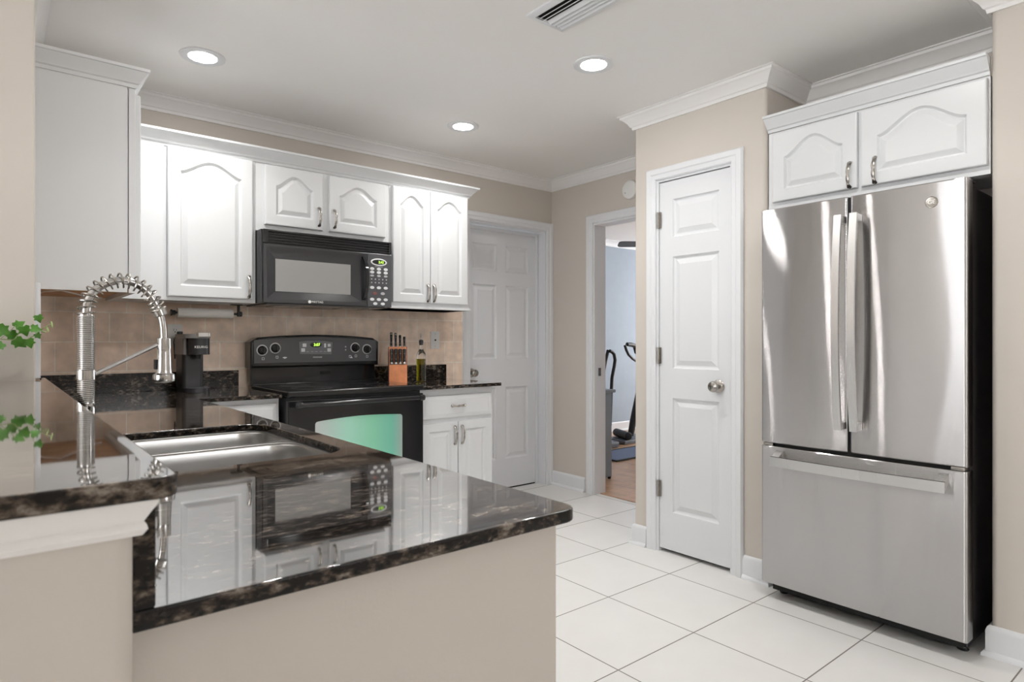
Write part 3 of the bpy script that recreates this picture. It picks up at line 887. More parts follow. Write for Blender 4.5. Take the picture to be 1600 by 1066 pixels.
# ------------------------------------------------------------------ range
t = thing('electric_range', (1.478, 3.35, 0), 'black electric range with knobs on its backguard below the microwave', 'range')
R0, R1 = 1.094, 1.860
MB().box(R0 + 0.004, R1 - 0.004, 3.075, 3.69, 0.03, 0.876, 0.003).out('body', M_blackm, t)
MB().box(R0 + 0.03, R1 - 0.03, 3.14, 3.66, 0.0, 0.0298).out('plinth', M_dark, t)
ck = MB().box(R0, R1, 3.036, 3.60, 0.878, 0.908, 0.007, 3).out('cooktop', M_black, t)
MB().box(R0 + 0.03, R1 - 0.03, 3.075, 3.565, 0.9081, 0.9095).out('glass_top', M_glass_blk, ck)
for x, y, r in ((1.28, 3.20, 0.105), (1.68, 3.20, 0.085), (1.28, 3.45, 0.08), (1.68, 3.45, 0.10)):
    MB().lathe([(r, 0), (r, 0.0003), (r - 0.004, 0.0003), (r - 0.004, 0)], (x, y, 0.9096), seg=48, cap0=False, cap1=False).out('burner_ring', M_charcoal, ck)
# backguard: lower apron, curved-top console
MB().box(R0 + 0.006, R1 - 0.004, 3.625, 3.66, 0.905, 1.02, 0.003).box(R0 + 0.006, R1 - 0.004, 3.600, 3.64, 0.900, 0.915, 0.005, 3).out('backguard_apron', M_black, t)
MB().box(1.50, 1.56, 3.6245, 3.626, 0.955, 0.972).out('vent_slot', M_dark, t)


def console_outline(e):
    pts = [(R0 - 0.004 + e, 1.004 + e), (R1 + 0.006 - e, 1.004 + e)]
    top = []
    for k in range(21):
        s = -1 + k / 10
        top.append((1.479 - s * (0.389 - e), 1.190 - e - 0.022 * s * s - (0.020 * max(0, (abs(s) - 0.93) / 0.07) ** 2)))
    return pts + top


bgd = MB().rings([[(x, y, z) for x, z in console_outline(e)] for e, y in ((0.0, 3.69), (0.0, 3.600), (0.004, 3.594))], True, False)
ins = [[(x, y, z) for x, z in console_outline(e)] for e, y in ((0.004, 3.594), (0.012, 3.590))]
bgd.rings(ins, False, True)
bg = bgd.out('console', M_black, t)
# slanted grey face
m = MB().prism([(R0 + 0.014, 1.030), (R1 - 0.012, 1.030), (R1 - 0.016, 1.158), (1.67, 1.170), (1.479, 1.176), (1.29, 1.170), (R0 + 0.012, 1.158)], lambda u, v: (u, 3.5895, v), lambda u, v: (u, 3.5865 - (v - 1.10) * 0.0, v))
cf = m.out('console_face', M_charcoal, bg)
YK = 3.586
M_knobring = pmat('knob_ring_grey', (0.55, 0.55, 0.55), 0.4, bump=0.02)
for x, z in ((1.150, 1.102), (1.222, 1.113), (1.705, 1.113), (1.783, 1.103)):
    k = MB().lathe([(0.0, 0), (0.024, 0.0), (0.024, 0.006), (0.020, 0.010), (0.019, 0.024), (0.016, 0.027), (0.0, 0.027)], (x, YK, z), BK, 28)
    k.box(x - 0.004, x + 0.004, YK - 0.034, YK - 0.024, z - 0.018, z + 0.018, 0.002)
    k = k.out('knob', M_black, bg)
    MB().lathe([(0.030, 0.0), (0.031, 0.0012), (0.025, 0.0014), (0.0245, 0.0)], (x, YK, z), BK, 36, False, False).out('dial_ring', M_knobring, k, label='pale dial ring')
panel = [(1.357, 1.148), (1.363, 1.078), (1.553, 1.074), (1.560, 1.146), (1.51, 1.154), (1.40, 1.154)]
dp = MB().prism(panel, lambda u, v: (u, YK, v), lambda u, v: (u, YK - 0.002, v)).out('touch_panel', pmat('panel_grey', (0.17, 0.17, 0.18), 0.4, bump=0.03), bg)
MB().rings([[(1.458 + a * cos(2 * pi * k / 28), y, 1.131 + a * 0.42 * sin(2 * pi * k / 28)) for k in range(28)] for a, y in ((0.036, YK - 0.002), (0.034, YK - 0.0035))], False, True).out('display', M_black, dp)
text('digits', '3:07', 0.023, (1.462, YK - 0.0042, 1.131), UP, BK, M_led, dp)
for x, z, w, hh in ((1.389, 1.129, 0.022, 0.020), (1.381, 1.101, 0.022, 0.020), (1.513, 1.127, 0.012, 0.024), (1.538, 1.128, 0.018, 0.017), (1.538, 1.100, 0.022, 0.020)):
    MB().box(x - w / 2, x + w / 2, YK - 0.0032, YK - 0.002, z - hh / 2, z + hh / 2, 0.0006).out('button', M_btn, dp)
for x in (1.408, 1.435, 1.46, 1.488, 1.512): MB().box(x - 0.007, x + 0.007, YK - 0.0026, YK - 0.002, 1.090, 1.093).out('print_mark', M_grey_btn, dp)
text('lettering', 'FRIGIDAIRE', 0.011, (1.468, YK - 0.0006, 1.058), UP, BK, M_btn, bg)
for x, z in ((1.155, 1.055), (1.232, 1.062), (1.672, 1.060), (1.71, 1.062), (1.785, 1.058)):
    MB().rings([[(x + dx, YK - 0.0006, z + dz) for dx, dz in ((-s, -s), (s, -s), (s, s), (-s, s))] for s in (0.007, 0.005)], False, False).out('burner_mark', M_btn, bg)
MB().prism([(1.262, 1.060), (1.276, 1.052), (1.290, 1.060), (1.276, 1.064)], lambda u, v: (u, YK, v), lambda u, v: (u, YK - 0.0006, v)).out('emblem', M_btn, bg)
MB().prism([(1.672, 1.050), (1.690, 1.050), (1.681, 1.060)], lambda u, v: (u, YK, v), lambda u, v: (u, YK - 0.0006, v)).out('warning_mark', M_btn, bg)
for x, z in ((1.643, 1.118), (1.643, 1.100)): MB().lathe([(0, 0), (0.005, 0), (0.004, 0.002), (0, 0.002)], (x, YK, z), BK, 14).out('indicator_light', M_grey_btn, bg)
# oven door, its bar handle, window with its reflection painted in and the drawer below
od = MB().box(R0 + 0.004, R1 - 0.004, 3.040, 3.0745, 0.235, 0.862, 0.004).out('oven_door', M_black, t)


def mat_oven_glass():
    m = pmat('oven_glass_painted_reflection', (0.16, 0.50, 0.40), 0.16, 0.3, bump=0.01)
    N, L = nodes(m); b = N['Principled BSDF']
    s = sep_pos(N, L)
    r = N.new('ShaderNodeMapRange'); r.inputs[1].default_value = 1.22; r.inputs[2].default_value = 1.74
    L.new(s.outputs[0], r.inputs[0])
    cr = N.new('ShaderNodeValToRGB'); e = cr.color_ramp.elements  # coating's green reflection and its colour shift painted as base colour
    e[0].position = 0.0; e[0].color = (0.58, 0.58, 0.60, 1)
    e[1].position = 0.35; e[1].color = (0.42, 0.78, 0.63, 1)
    for p, c in ((0.62, (0.30, 0.72, 0.50)), (0.85, (0.22, 0.62, 0.48)), (1.0, (0.5, 0.5, 0.51))):
        q = e.new(p); q.color = (*c, 1)
    L.new(r.outputs[0], cr.inputs[0])
    L.new(cr.outputs[0], b.inputs['Base Color'])
    return m


M_oven = mat_oven_glass()
wo = [(1.232, 0.36), (1.722, 0.36), (1.722, 0.755)]
top = [(1.722 - 0.49 * k / 12, 0.755 + 0.012 * sin(pi * k / 12) - 0.004 * k / 12) for k in range(1, 12)]
wo = fillet(wo + top + [(1.232, 0.750)], [0.02, 0.02, 0.016] + [0] * 11 + [0.016])
MB().prism(wo, lambda u, v: (u, 3.0399, v), lambda u, v: (u, 3.0385, v)).out('oven_window', M_oven, od, label='coated window with its green reflection painted in')
MB().tube([(1.118, 2.997, 0.842), (1.836, 2.997, 0.842)], 0.0125, 16).out('handle', M_black, od)
for x in (1.135, 1.820): MB().tube([(x, 3.040, 0.838), (x, 2.997, 0.842)], 0.011, 12).lathe([(0.0, -0.016), (0.016, -0.014), (0.018, 0.0), (0.016, 0.014), (0, 0.016)], (x, 2.997, 0.842), (1, 0, 0), 16).out('handle_post', M_black, od)
MB().box(R0 + 0.004, R1 - 0.004, 3.045, 3.0745, 0.05, 0.228, 0.006).out('storage_drawer', M_black, t)
# ------------------------------------------------------------------ refrigerator (french doors over a freezer drawer)
M_case = pmat('dark_fridge_case', (0.035, 0.03, 0.032), 0.4, bump=0.25, bscale=220)
t = thing('refrigerator', (2.93, 1.10, 0), 'stainless steel french-door refrigerator with bottom freezer in the wall alcove', 'refrigerator')
MB().box(2.752, 3.195, 0.722, 1.470, 0.03, 1.728, 0.004).out('case', M_case, t)


def steel_front(y0, y1, z0, z1, bulge, xb=2.748, xf=2.682, edge=0.010):
    """door skin: gently crowned across its width, rounded at both edges"""
    K = 20
    pts = [(xb, y1), (xb, y0)]
    for k in range(6):
        a = pi / 2 * k / 5
        pts.append((xf + edge - edge * sin(a), y0 + edge - edge * cos(a)))
    for k in range(1, K):
        s = k / K
        pts.append((xf - bulge * (1 - (2 * s - 1) ** 2), y0 + edge + (y1 - y0 - 2 * edge) * s))
    for k in range(6):
        a = pi / 2 * k / 5
        pts.append((xf + edge - edge * cos(a), y1 - edge + edge * sin(a)))
    return MB().rings([[(x + ((0.003 if x < 2.72 else 0)), y, z0) for x, y in pts], [(x, y, z0 + 0.004) for x, y in pts], [(x, y, z1 - 0.004) for x, y in pts], [(x + ((0.003 if x < 2.72 else 0)), y, z1) for x, y in pts]])


for y0, y1, hy in ((1.1135, 1.488, 1.128), (0.706, 1.1045, 1.068)):
    d = steel_front(y0, y1, 0.700, 1.741, 0.0045).out('door', M_steel, t, 25)
    # bowed flat-bar handle on two posts
    rs = []
    for k in range(25):
        s = -1 + k / 12
        x = 2.628 - 0.020 * (1 - s * s)
        z = 1.2275 + s * 0.4335
        yy = hy + 0.004 * (1 - s * s)
        rs.append([(x - 0.006, yy - 0.014, z), (x - 0.006, yy + 0.014, z), (x + 0.006, yy + 0.014, z), (x + 0.006, yy - 0.014, z)])
    hb = MB().rings(rs)
    for z in (0.81, 1.645): hb.box(2.628, 2.6795, hy - 0.012, hy + 0.012, z - 0.014, z + 0.014, 0.003)
    hb.out('handle', M_steel_bar, d, 25)
dr = steel_front(0.706, 1.488, 0.070, 0.684, 0.0045).out('freezer_drawer', M_steel, t, 25)
rs = []
for k in range(25):
    s = -1 + k / 12
    y = 1.0865 + s * 0.3285
    x = 2.628 - 0.014 * (1 - s * s)
    rs.append([(x - 0.006, y, 0.608), (x - 0.006, y, 0.648), (x + 0.006, y, 0.648), (x + 0.006, y, 0.608)])
hb = MB().rings(rs)
for y in (0.776, 1.397):
    hb.prism([(2.630, 0.612), (2.634, 0.646), (2.681, 0.672), (2.681, 0.640)], lambda u, v, y=y: (u, y - 0.016, v), lambda u, v, y=y: (u, y + 0.016, v))
hb.out('handle', M_steel_bar, dr, 25)
MB().box(2.700, 2.750, 0.716, 1.478, 0.684, 0.700).out('gap_shade_strip', M_dark, t, label='black strip for the shade between doors and drawer')  # black strips stand in for the shade in the door gaps
MB().box(2.695, 2.750, 1.1046, 1.1134, 0.701, 1.738).out('center_gap_shade_strip', M_dark, t, label='black strip for the shade between the two doors')
for y in (0.735, 1.455): MB().box(2.6845, 2.715, y - 0.022, y + 0.022, 0.6855, 0.6985, 0.003).out('hinge', M_nickel, t)
for y in (0.751, 1.443): MB().box(2.735, 2.83, y - 0.034, y + 0.034, 1.7415, 1.752, 0.004).out('hinge_cover', M_case, t)
MB().box(2.735, 3.18, 0.73, 1.46, 0.028, 0.068).out('kick_grille', M_dark, t)
for y in (0.75, 1.44): MB().lathe([(0.018, 0), (0.020, 0.003), (0.012, 0.010), (0.010, 0.0285)], (2.80, y, 0.0005)).out('foot', M_blackm, t)
lg = MB().lathe([(0.0, 0), (0.021, 0), (0.021, 0.0015), (0.019, 0.003), (0.017, 0.0022), (0.0, 0.0022)], (2.6792, 0.815, 1.667), (-1, 0, 0), 40).out('badge', M_nickel, t, label='round metal badge')
text('monogram', 'GE', 0.020, (2.6763, 0.815, 1.667), (0, -1, 0), (-1, 0, 0), M_whitepl, lg)

# ---- cabinet above the refrigerator
t = thing('wall_cabinet', (3.0, 1.10, 1.77), 'white two-door cabinet built in above the refrigerator', 'cabinet')
MB().box(2.842, 3.205, 0.675, 1.537, 1.790, 2.135, 0.001).box(2.842, 2.90, 0.675, 1.537, 1.772, 1.79).out('body', M_white, t)
L1 = (0, -1, 0); NX = (-1, 0, 0)
d = cab_door(MB(), (2.8415, 1.512, 1.803), L1, NX, 0.378, 0.322, 0.075, stile=0.058, rail=0.052, power=0.85).out('door', M_white, t, 11)
pull(d, (2.8215, 1.162, 1.862), (0, 0, 1), NX, 0.11)
d = cab_door(MB(), (2.8415, 1.118, 1.803), L1, NX, 0.436, 0.322, 0.075, stile=0.062, rail=0.052, power=0.85).out('door', M_white, t, 11)
pull(d, (2.8215, 1.062, 1.862), (0, 0, 1), NX, 0.11)
MB().sweep([(2.842, 1.537), (2.842, 0.675)], cab_crown, lambda u, v, h: (u - 0.002, v, 2.1355 + h)).out('crown_molding', M_white, t, 22)

# ------------------------------------------------------------------ ceiling: recessed lamps, vent, detector
lamps = []
spots = [((0.725, 3.075), 'round recessed ceiling lamp above the wide single-door wall cabinet'), ((2.142, 2.012), 'round recessed ceiling lamp close to the air vent'),
         ((2.158, 3.085), 'round recessed ceiling lamp in front of the tall two-door wall cabinet'), ((0.725, 2.012), 'round recessed ceiling lamp over the sink counter'), ((2.10, 0.88), 'added unseen ceiling lamp in front of the refrigerator')]  # refrigerator lamp is out of view, added to light floor and cabinet
t = thing('recessed_light', (*spots[0][0], ZC), spots[0][1], 'ceiling light', 'recessed lamps in the kitchen ceiling')
MB().lathe([(0.094, -0.0005), (0.093, -0.006), (0.086, -0.009), (0.060, -0.006), (0.058, -0.003), (0.058, -0.0005)], (*spots[0][0], ZC), seg=48, cap0=False, cap1=False).out('trim_ring', M_trim, t)
MB().lathe([(0.0, -0.0045), (0.0575, -0.0045), (0.0575, -0.0008)], (*spots[0][0], ZC), seg=40, cap0=False, cap1=False).out('lens', M_lamp, t, label='glowing white lens')
ld = bpy.data.lights.new('lamp_beam', 'AREA')
ld.shape = 'DISK'; ld.size = 0.11; ld.energy = LAMP_W; ld.color = LAMP_COL; ld.spread = radians(LAMP_SPREAD)
lo = bpy.data.objects.new('lamp_beam', ld); COL.objects.link(lo)
lo.parent = t; lo.location = (0, 0, -0.010)
for p, lab in spots[1:]: copy_tree(t, (*p, ZC), lab)

t = thing('air_vent', (1.71, 1.68, ZC - 0.012), 'white louvered air vent in the ceiling', 'air vent')
V0, V1, W0, W1 = 1.612, 1.812, 1.46, 1.878
MB().sweep([(V0, W0), (V0, W1), (V1, W1), (V1, W0)], [(0, -0.0005), (0, -0.004), (0.006, -0.010), (0.024, -0.012), (0.024, -0.0005)], lambda u, v, h: (u, v, ZC + h), closed=True).out('frame', M_trim, t)
MB().box(V0 + 0.024, V1 - 0.024, W0 + 0.024, W1 - 0.024, ZC - 0.002, ZC - 0.0005).out('duct_shade_sheet', M_dark, t, label='dark sheet for the shade behind the louvers')  # flat dark sheet paints the duct's shade; no duct is cut
for k in range(7):
    x = V0 + 0.036 + k * 0.0215
    s = -1 if k < 3 else 1
    MB().prism([(x - 0.006 * s, -0.0025), (x + 0.010 * s, -0.013), (x + 0.012 * s, -0.012), (x - 0.004 * s, -0.0025)], lambda u, v: (u, W0 + 0.022, ZC + v), lambda u, v: (u, W1 - 0.022, ZC + v)).out('louver', M_trim, t)

t = thing('smoke_detector', (XF, 2.905, 2.222), 'round white detector on the wall above the den doorway', 'detector')
MB().lathe([(0.066, 0.0005), (0.068, 0.010), (0.064, 0.024), (0.050, 0.032), (0.0, 0.034)], (XF, 2.905, 2.222), NX, 40).out('body', M_whitepl, t)
MB().lathe([(0.006, 0.0), (0.006, 0.003), (0.0, 0.003)], (XF - 0.030, 2.935, 2.200), NX, 14).out('test_button', M_grey_btn, t)

# ------------------------------------------------------------------ things on the back counter and wall
YTI = YB - 0.0122
t = thing('wall_outlet', (0.740, YTI, 1.185), 'white electrical outlet on the tile behind the coffee maker', 'outlet')
MB().box(0.705, 0.775, YTI - 0.006, YTI, 1.128, 1.243, 0.002).out('cover_plate', M_whitepl, t)
for z in (1.210, 1.162):
    rcp = MB().prism(rrect(0.724, 0.756, z - 0.016, z + 0.016, 0.008), lambda u, v: (u, YTI - 0.006, v), lambda u, v: (u, YTI - 0.008, v)).out('receptacle', M_whitepl, t)
    MB().box(0.7325, 0.7345, YTI - 0.0084, YTI - 0.0079, z - 0.003, z + 0.008).box(0.7455, 0.7475, YTI - 0.0084, YTI - 0.0079, z - 0.002, z + 0.007).lathe([(0, 0), (0.003, 0), (0.003, 0.0005), (0, 0.0005)], (0.740, YTI - 0.0079, z - 0.008), BK, 10).out('slots', M_dark, rcp)
t = thing('wall_jack_plate', (2.36, YTI, 1.16), 'white cable jack plate on the tile beside the oil bottle', 'wall plate')
MB().box(2.325, 2.397, YTI - 0.006, YTI, 1.100, 1.220, 0.002).out('cover_plate', M_whitepl, t)
MB().lathe([(0.0055, 0), (0.0055, 0.006), (0.002, 0.006), (0.002, 0.004), (0, 0.004)], (2.361, YTI - 0.006, 1.160), BK, 14).out('jack', M_dark, t)
for z in (1.118, 1.202): MB().lathe([(0.003, 0), (0.0025, 0.0012), (0, 0.0014)], (2.361, YTI - 0.006, z), BK, 10).out('screw', M_grey_btn, t)

# paper towel holder and roll
t = thing('paper_towel_holder', (0.86, 3.60, 1.30), 'black paper towel holder mounted under the wide single-door cabinet', 'holder')
MB().tube([(0.700, 3.60, 1.300), (1.030, 3.60, 1.300)], 0.006, 10).out('rod', M_blackm, t)
MB().lathe([(0.016, 0), (0.017, 0.004), (0.012, 0.010), (0.012, 0.022)], (0.697, 3.60, 1.300), UP, 18).out('end_cap', M_blackm, t)
MB().box(1.024, 1.034, 3.588, 3.612, 1.286, 1.351, 0.002).box(0.99, 1.045, 3.58, 3.62, 1.347, 1.3515).lathe([(0.012, 0), (0.014, 0.003), (0.014, 0.022), (0.010, 0.025)], (1.022, 3.60, 1.300), UP, 16).out('bracket', M_blackm, t)
M_paper = pmat('paper_towel', (0.90, 0.88, 0.85), 0.95, bump=0.5, bscale=260)
setp(MB().lathe([(0.0075, 0), (0.024, 0), (0.025, 0.002), (0.025, 0.268), (0.024, 0.270), (0.0075, 0.270), (0.0075, 0)], (0.728, 3.60, 1.300), UP, 36, False, False).out('paper_towel_roll', M_paper), 'nearly used-up white paper towel roll under the wall cabinet', 'paper towel')

# coffee maker
M_cm = pmat('coffee_maker_black', (0.022, 0.022, 0.024), 0.38, bump=0.15, bscale=500)
M_cmtank = pmat('coffee_tank_grey', (0.16, 0.15, 0.145), 0.3, bump=0.05)
t = thing('coffee_maker', (0.785, 3.53, ZT), 'slim black single-serve coffee maker beside the wall outlet', 'coffee maker')
CX0, CX1 = 0.728, 0.846


def pill(x0, x1, y0, y1, r): return rrect(x0, x1, y0, y1, r, 8)


MB().zprism(pill(CX0, CX1, 3.405, 3.66, 0.050), ZT + 0.0005, ZT + 0.022).out('base', M_cm, t)
MB().zprism(pill(CX0 + 0.006, CX1 - 0.006, 3.412, 3.52, 0.048), ZT + 0.0222, ZT + 0.026).out('drip_tray', M_charcoal, t)
MB().zprism(pill(CX0 + 0.002, CX1 - 0.016, 3.495, 3.655, 0.02), ZT + 0.0225, ZT + 0.190).out('column', M_cm, t)
MB().zprism(pill(CX0 + 0.018, CX1 - 0.002, 3.402, 3.64, 0.045), ZT + 0.1905, ZT + 0.272).out('brew_head', M_cm, t)
MB().zprism(pill(CX0 - 0.004, CX0 + 0.0175, 3.46, 3.65, 0.009), ZT + 0.1905, ZT + 0.2715).out('water_tank', M_cmtank, t)
MB().zprism(pill(CX0 - 0.006, CX1 + 0.001, 3.398, 3.66, 0.046), ZT + 0.2725, ZT + 0.293).out('lid', M_cmtank, t)
MB().zprism(pill(CX0 + 0.045, CX1 - 0.008, 3.393, 3.43, 0.012), ZT + 0.280, ZT + 0.2985).out('lid_handle', M_chrome, t)
MB().lathe([(0.012, 0.0), (0.016, 0.006), (0.018, 0.0195)], (0.787, 3.45, ZT + 0.170)).out('spout', M_cm, t)
text('lettering', 'KEURIG', 0.0165, (0.795, 3.4012, ZT + 0.228), UP, BK, M_whitepl, t, 1.1)
m = MB().box(0.748, 0.772, YTI - 0.035, YTI - 0.0086, 1.180, 1.204, 0.003)
m.tube([(0.745, YTI - 0.030, 1.182), (0.737, YTI - 0.028, 1.14), (0.742, YTI - 0.022, 1.09), (0.748, 3.682, 1.02), (0.752, 3.675, 0.935), (0.765, 3.668, 0.905)], 0.0038, 8)
m.tube([(0.742, YTI - 0.030, 1.186), (0.729, YTI - 0.030, 1.15), (0.735, 3.69, 1.06)], 0.003, 8)
m.out('power_cord', M_blackm, t, label='black power cord and plug')

# knife block with eight knives
M_block = pmat('cherry_block', (0.72, 0.27, 0.12), 0.4, var=0.14, vscale=22)
M_blockd = pmat('dark_cherry_side', (0.16, 0.045, 0.03), 0.45, var=0.12, vscale=22)
bx0, bx1, by = 1.882, 1.998, 3.42
KR = radians(-27)
KC = Vector((1.940, 3.48, ZT))
t = thing('knife_block', KC, 'orange-brown wooden knife block beside the range', 'knife block')
MB().prism([(by, ZT + 0.0005), (by + 0.12, ZT + 0.0005), (by + 0.155, ZT + 0.195), (by + 0.075, ZT + 0.222), (by + 0.045, ZT + 0.112), (by + 0.006, ZT + 0.112)], lambda u, v: (bx0 + 0.004, u, v), lambda u, v: (bx1 - 0.004, u, v)).out('block', M_block, t)
for xa, xb in ((bx0, bx0 + 0.0035), (bx1 - 0.0035, bx1)):
    MB().prism([(by + 0.030, ZT + 0.0005), (by + 0.12, ZT + 0.0005), (by + 0.157, ZT + 0.196), (by + 0.074, ZT + 0.224)], lambda u, v: (xa, u, v), lambda u, v: (xb, u, v)).out('side_panel', M_blockd, t)

t.rotation_euler = (0, 0, KR)


def knife(base, d, L, wid, th, label, group, cap, name):
    base, d = Vector(base), Vector(d).normalized()
    t = thing(name, base, label, 'knife', group)
    w = Vector((1, 0, 0)); n = d.cross(w)
    rs = []
    for s, f in ((0, 0.8), (0.05, 1.0), (0.35, 0.86), (0.6, 0.98), (0.9, 1.12), (0.98, 1.0), (1.0, 0.6)):
        c = base + d * (0.014 + (L - 0.014) * s)
        rs.append([c + w * (th * f * cos(2 * pi * k / 12)) + n * (wid * f * sin(2 * pi * k / 12)) for k in range(12)])
    h = MB().rings(rs).out('handle', M_black, t)
    MB().rings([[base + d * a + w * (th * f * cos(2 * pi * k / 12)) + n * (wid * f * sin(2 * pi * k / 12)) for k in range(12)] for a, f in ((0.0008, 1.05), (0.012, 1.0), (0.014, 0.85))]).out('bolster', M_chrome, t, label='steel bolster')
    if cap:
        MB().rings([[base + d * a + w * ((th + 0.0006) * f * cos(2 * pi * k / 12)) + n * ((wid + 0.0006) * f * sin(2 * pi * k / 12)) for k in range(12)] for a, f in ((L * 0.84, 1.05), (L * 0.90, 1.12))]).out('handle_band', M_chrome, t, label='steel band')
    for s in (0.35, 0.7):
        q = base + d * (L * s) - n * 0
        MB().lathe([(0.0022, 0), (0.0022, 0.0008), (0, 0.001)], q + Vector((0, -1, 0)) * (wid * 0.93), BK, 8).out('rivet', M_chrome, t)
    q = Matrix.Rotation(KR, 3, 'Z') @ (base - KC) + KC
    t.location = q; t.rotation_euler = (0, 0, KR)
    return t


up = (0, 0.27, 1)
for k, (L, cap) in enumerate(((0.155, 1), (0.150, 1), (0.128, 0), (0.112, 0))):
    knife((bx0 + 0.020 + k * 0.027, by + 0.108, ZT + 0.2135), up, L * 0.66, 0.011, 0.0078, ('tall knife with steel-capped black handle at the block end next to the range', 'tall steel-capped knife second from the range end of the block', 'kitchen knife with pointed black handle, third from the range in the block', 'short black-handled knife at the block end next to the oil bottle')[k], 'kitchen knives in the upper row of the block', cap, 'kitchen_knife')
for k in range(4):
    knife((bx0 + 0.020 + k * 0.026, by + 0.025, ZT + 0.1135), (0, 0.20, 1), 0.098, 0.0105, 0.0105, 'steak knife with riveted black handle in the front row, ' + ('at the range end', 'second from the range', 'third from the range', 'at the oil bottle end')[k], 'steak knives in the front row of the block', 0, 'steak_knife')

# oil bottle
M_glass = pmat('clear_glass', (0.95, 0.97, 0.95), 0.02, trans=1.0, ior=1.45)
M_oil = pmat('olive_oil', (0.42, 0.36, 0.02), 0.05, trans=0.75, ior=1.3)
t = thing('oil_bottle', (2.09, 3.45, ZT), 'glass bottle of yellow-green olive oil with black pour spout', 'bottle')
OB = (2.09, 3.45, ZT)
MB().lathe([(0.026, 0.0005), (0.030, 0.004), (0.030, 0.155), (0.027, 0.178), (0.016, 0.200), (0.0125, 0.212), (0.0120, 0.238), (0.0135, 0.240), (0.0135, 0.246), (0.0105, 0.246)], OB, seg=32, cap1=False).out('glass', M_glass, t)
MB().lathe([(0.024, 0.004), (0.0275, 0.007), (0.0275, 0.146), (0.0, 0.146)], OB, seg=32).out('oil', M_oil, t, label='yellow-green oil')
MB().lathe([(0.0095, 0.232), (0.0098, 0.246), (0.0145, 0.247), (0.0135, 0.262), (0.006, 0.268), (0.0, 0.268)], OB, seg=20).out('stopper', M_blackm, t, label='black stopper')
MB().tube([(2.09, 3.45, ZT + 0.266), (2.089, 3.45, ZT + 0.285), (2.085, 3.448, ZT + 0.308)], [0.0042, 0.0034, 0.0024], 10).out('pour_spout', M_chrome, t)

# ivy: a small pot on the bar (beyond the frame) with one runner that hangs into the view
M_leaf = pmat('ivy_leaf', (0.075, 0.23, 0.025), 0.35, var=0.3, vscale=30)
M_bud = pmat('ivy_bud', (0.42, 0.55, 0.22), 0.5, var=0.1)
M_stem = pmat('ivy_stem', (0.32, 0.36, 0.16), 0.6, var=0.1)
M_pot = pmat('pot_ceramic', (0.7, 0.69, 0.66), 0.4, var=0.05)
t = thing('potted_ivy', (-0.14, 2.38, 1.031), 'green ivy whose leafy runner reaches in front of the beige wall end', 'plant')
PO = (-0.14, 2.38, 1.0305)
MB().lathe([(0.050, 0), (0.066, 0.09), (0.070, 0.10), (0.064, 0.10), (0.058, 0.085), (0, 0.085)], PO).out('pot', M_pot, t)
stem_path = [(-0.14, 2.38, 1.11), (-0.10, 2.40, 1.185), (-0.03, 2.42, 1.175), (0.013, 2.44, 1.159), (0.045, 2.44, 1.156), (0.074, 2.44, 1.155), (0.095, 2.44, 1.170), (0.110, 2.44, 1.187), (0.125, 2.44, 1.199), (0.138, 2.44, 1.205)]
MB().tube(stem_path, 0.0016, 6).tube([(0.045, 2.44, 1.156), (0.06, 2.435, 1.178), (0.068, 2.43, 1.197)], 0.001, 5).tube([(0.013, 2.44, 1.159), (0.03, 2.44, 1.175), (0.05, 2.43, 1.20)], 0.001, 5).out('stem', M_stem, t)


def leaf(c, tip, nrm, s, mat=M_leaf, name='leaf'):
    """five-lobed ivy leaf, folded a little along its rib"""
    c, tip, nrm = Vector(c), Vector(tip).normalized(), Vector(nrm).normalized()
    sd = tip.cross(nrm).normalized(); nrm = sd.cross(tip)
    ol = [(0, 0.0), (0.28, -0.12), (0.50, 0.05), (0.40, 0.28), (0.56, 0.50), (0.30, 0.56), (0.16, 0.78), (0.0, 1.0)]
    R = [(x, y) for x, y in ol]
    m = MB()
    P = lambda x, y: c + sd * (x * s) + tip * (y * s) + nrm * (s * (0.22 * abs(x) - 0.18 * y * y))
    ctr = [P(0, y) for x, y in R]
    for sg in (1, -1):
        for a, b in zip(R, R[1:]):
            pts = [P(0, max(0, a[1])), P(a[0] * sg, a[1]), P(b[0] * sg, b[1]), P(0, max(0, b[1]))]
            vs = []
            for p in pts:
                if not vs or (p - vs[-1]).length > 1e-5: vs.append(p)
            if (vs[0] - vs[-1]).length < 1e-5: vs.pop()
            if len(vs) > 2: m.poly(vs)
    bm = m.bm
    bmesh.ops.remove_doubles(bm, verts=bm.verts[:], dist=1e-5)
    bmesh.ops.recalc_face_normals(bm, faces=bm.faces[:])
    bmesh.ops.solidify(bm, geom=bm.faces[:], thickness=0.0006)
    return m.out(name, mat, t, 60)


FC = (-0.2, -1, 0.25)
for c, tp, s in (((0.050, 2.44, 1.196), (0.6, 0, 0.5), 0.036), ((0.103, 2.43, 1.232), (0.3, 0, -1), 0.030), ((0.068, 2.43, 1.197), (0.3, 0.1, -0.9), 0.040),
                 ((0.088, 2.43, 1.192), (1, 0, -0.15), 0.034), ((0.008, 2.43, 1.192), (0.8, 0, -0.5), 0.046), ((0.050, 2.43, 1.158), (0.7, 0, -0.7), 0.044),
                 ((0.080, 2.43, 1.158), (0.3, 0, -1), 0.036), ((0.020, 2.43, 1.146), (-0.6, 0, -0.7), 0.034), ((0.036, 2.45, 1.180), (0.5, 0.3, -0.9), 0.040),
                 ((0.100, 2.44, 1.176), (0.6, 0, -0.9), 0.024), ((-0.02, 2.42, 1.18), (0.3, 0, 0.9), 0.045), ((-0.07, 2.40, 1.19), (-0.2, -0.2, 0.9), 0.05), ((-0.12, 2.38, 1.14), (-0.5, -0.5, 0.6), 0.05)):
    leaf(c, tp, (FC[0] + random.uniform(-0.3, 0.3), -1, FC[2] + random.uniform(-0.2, 0.5)), s * 0.82)
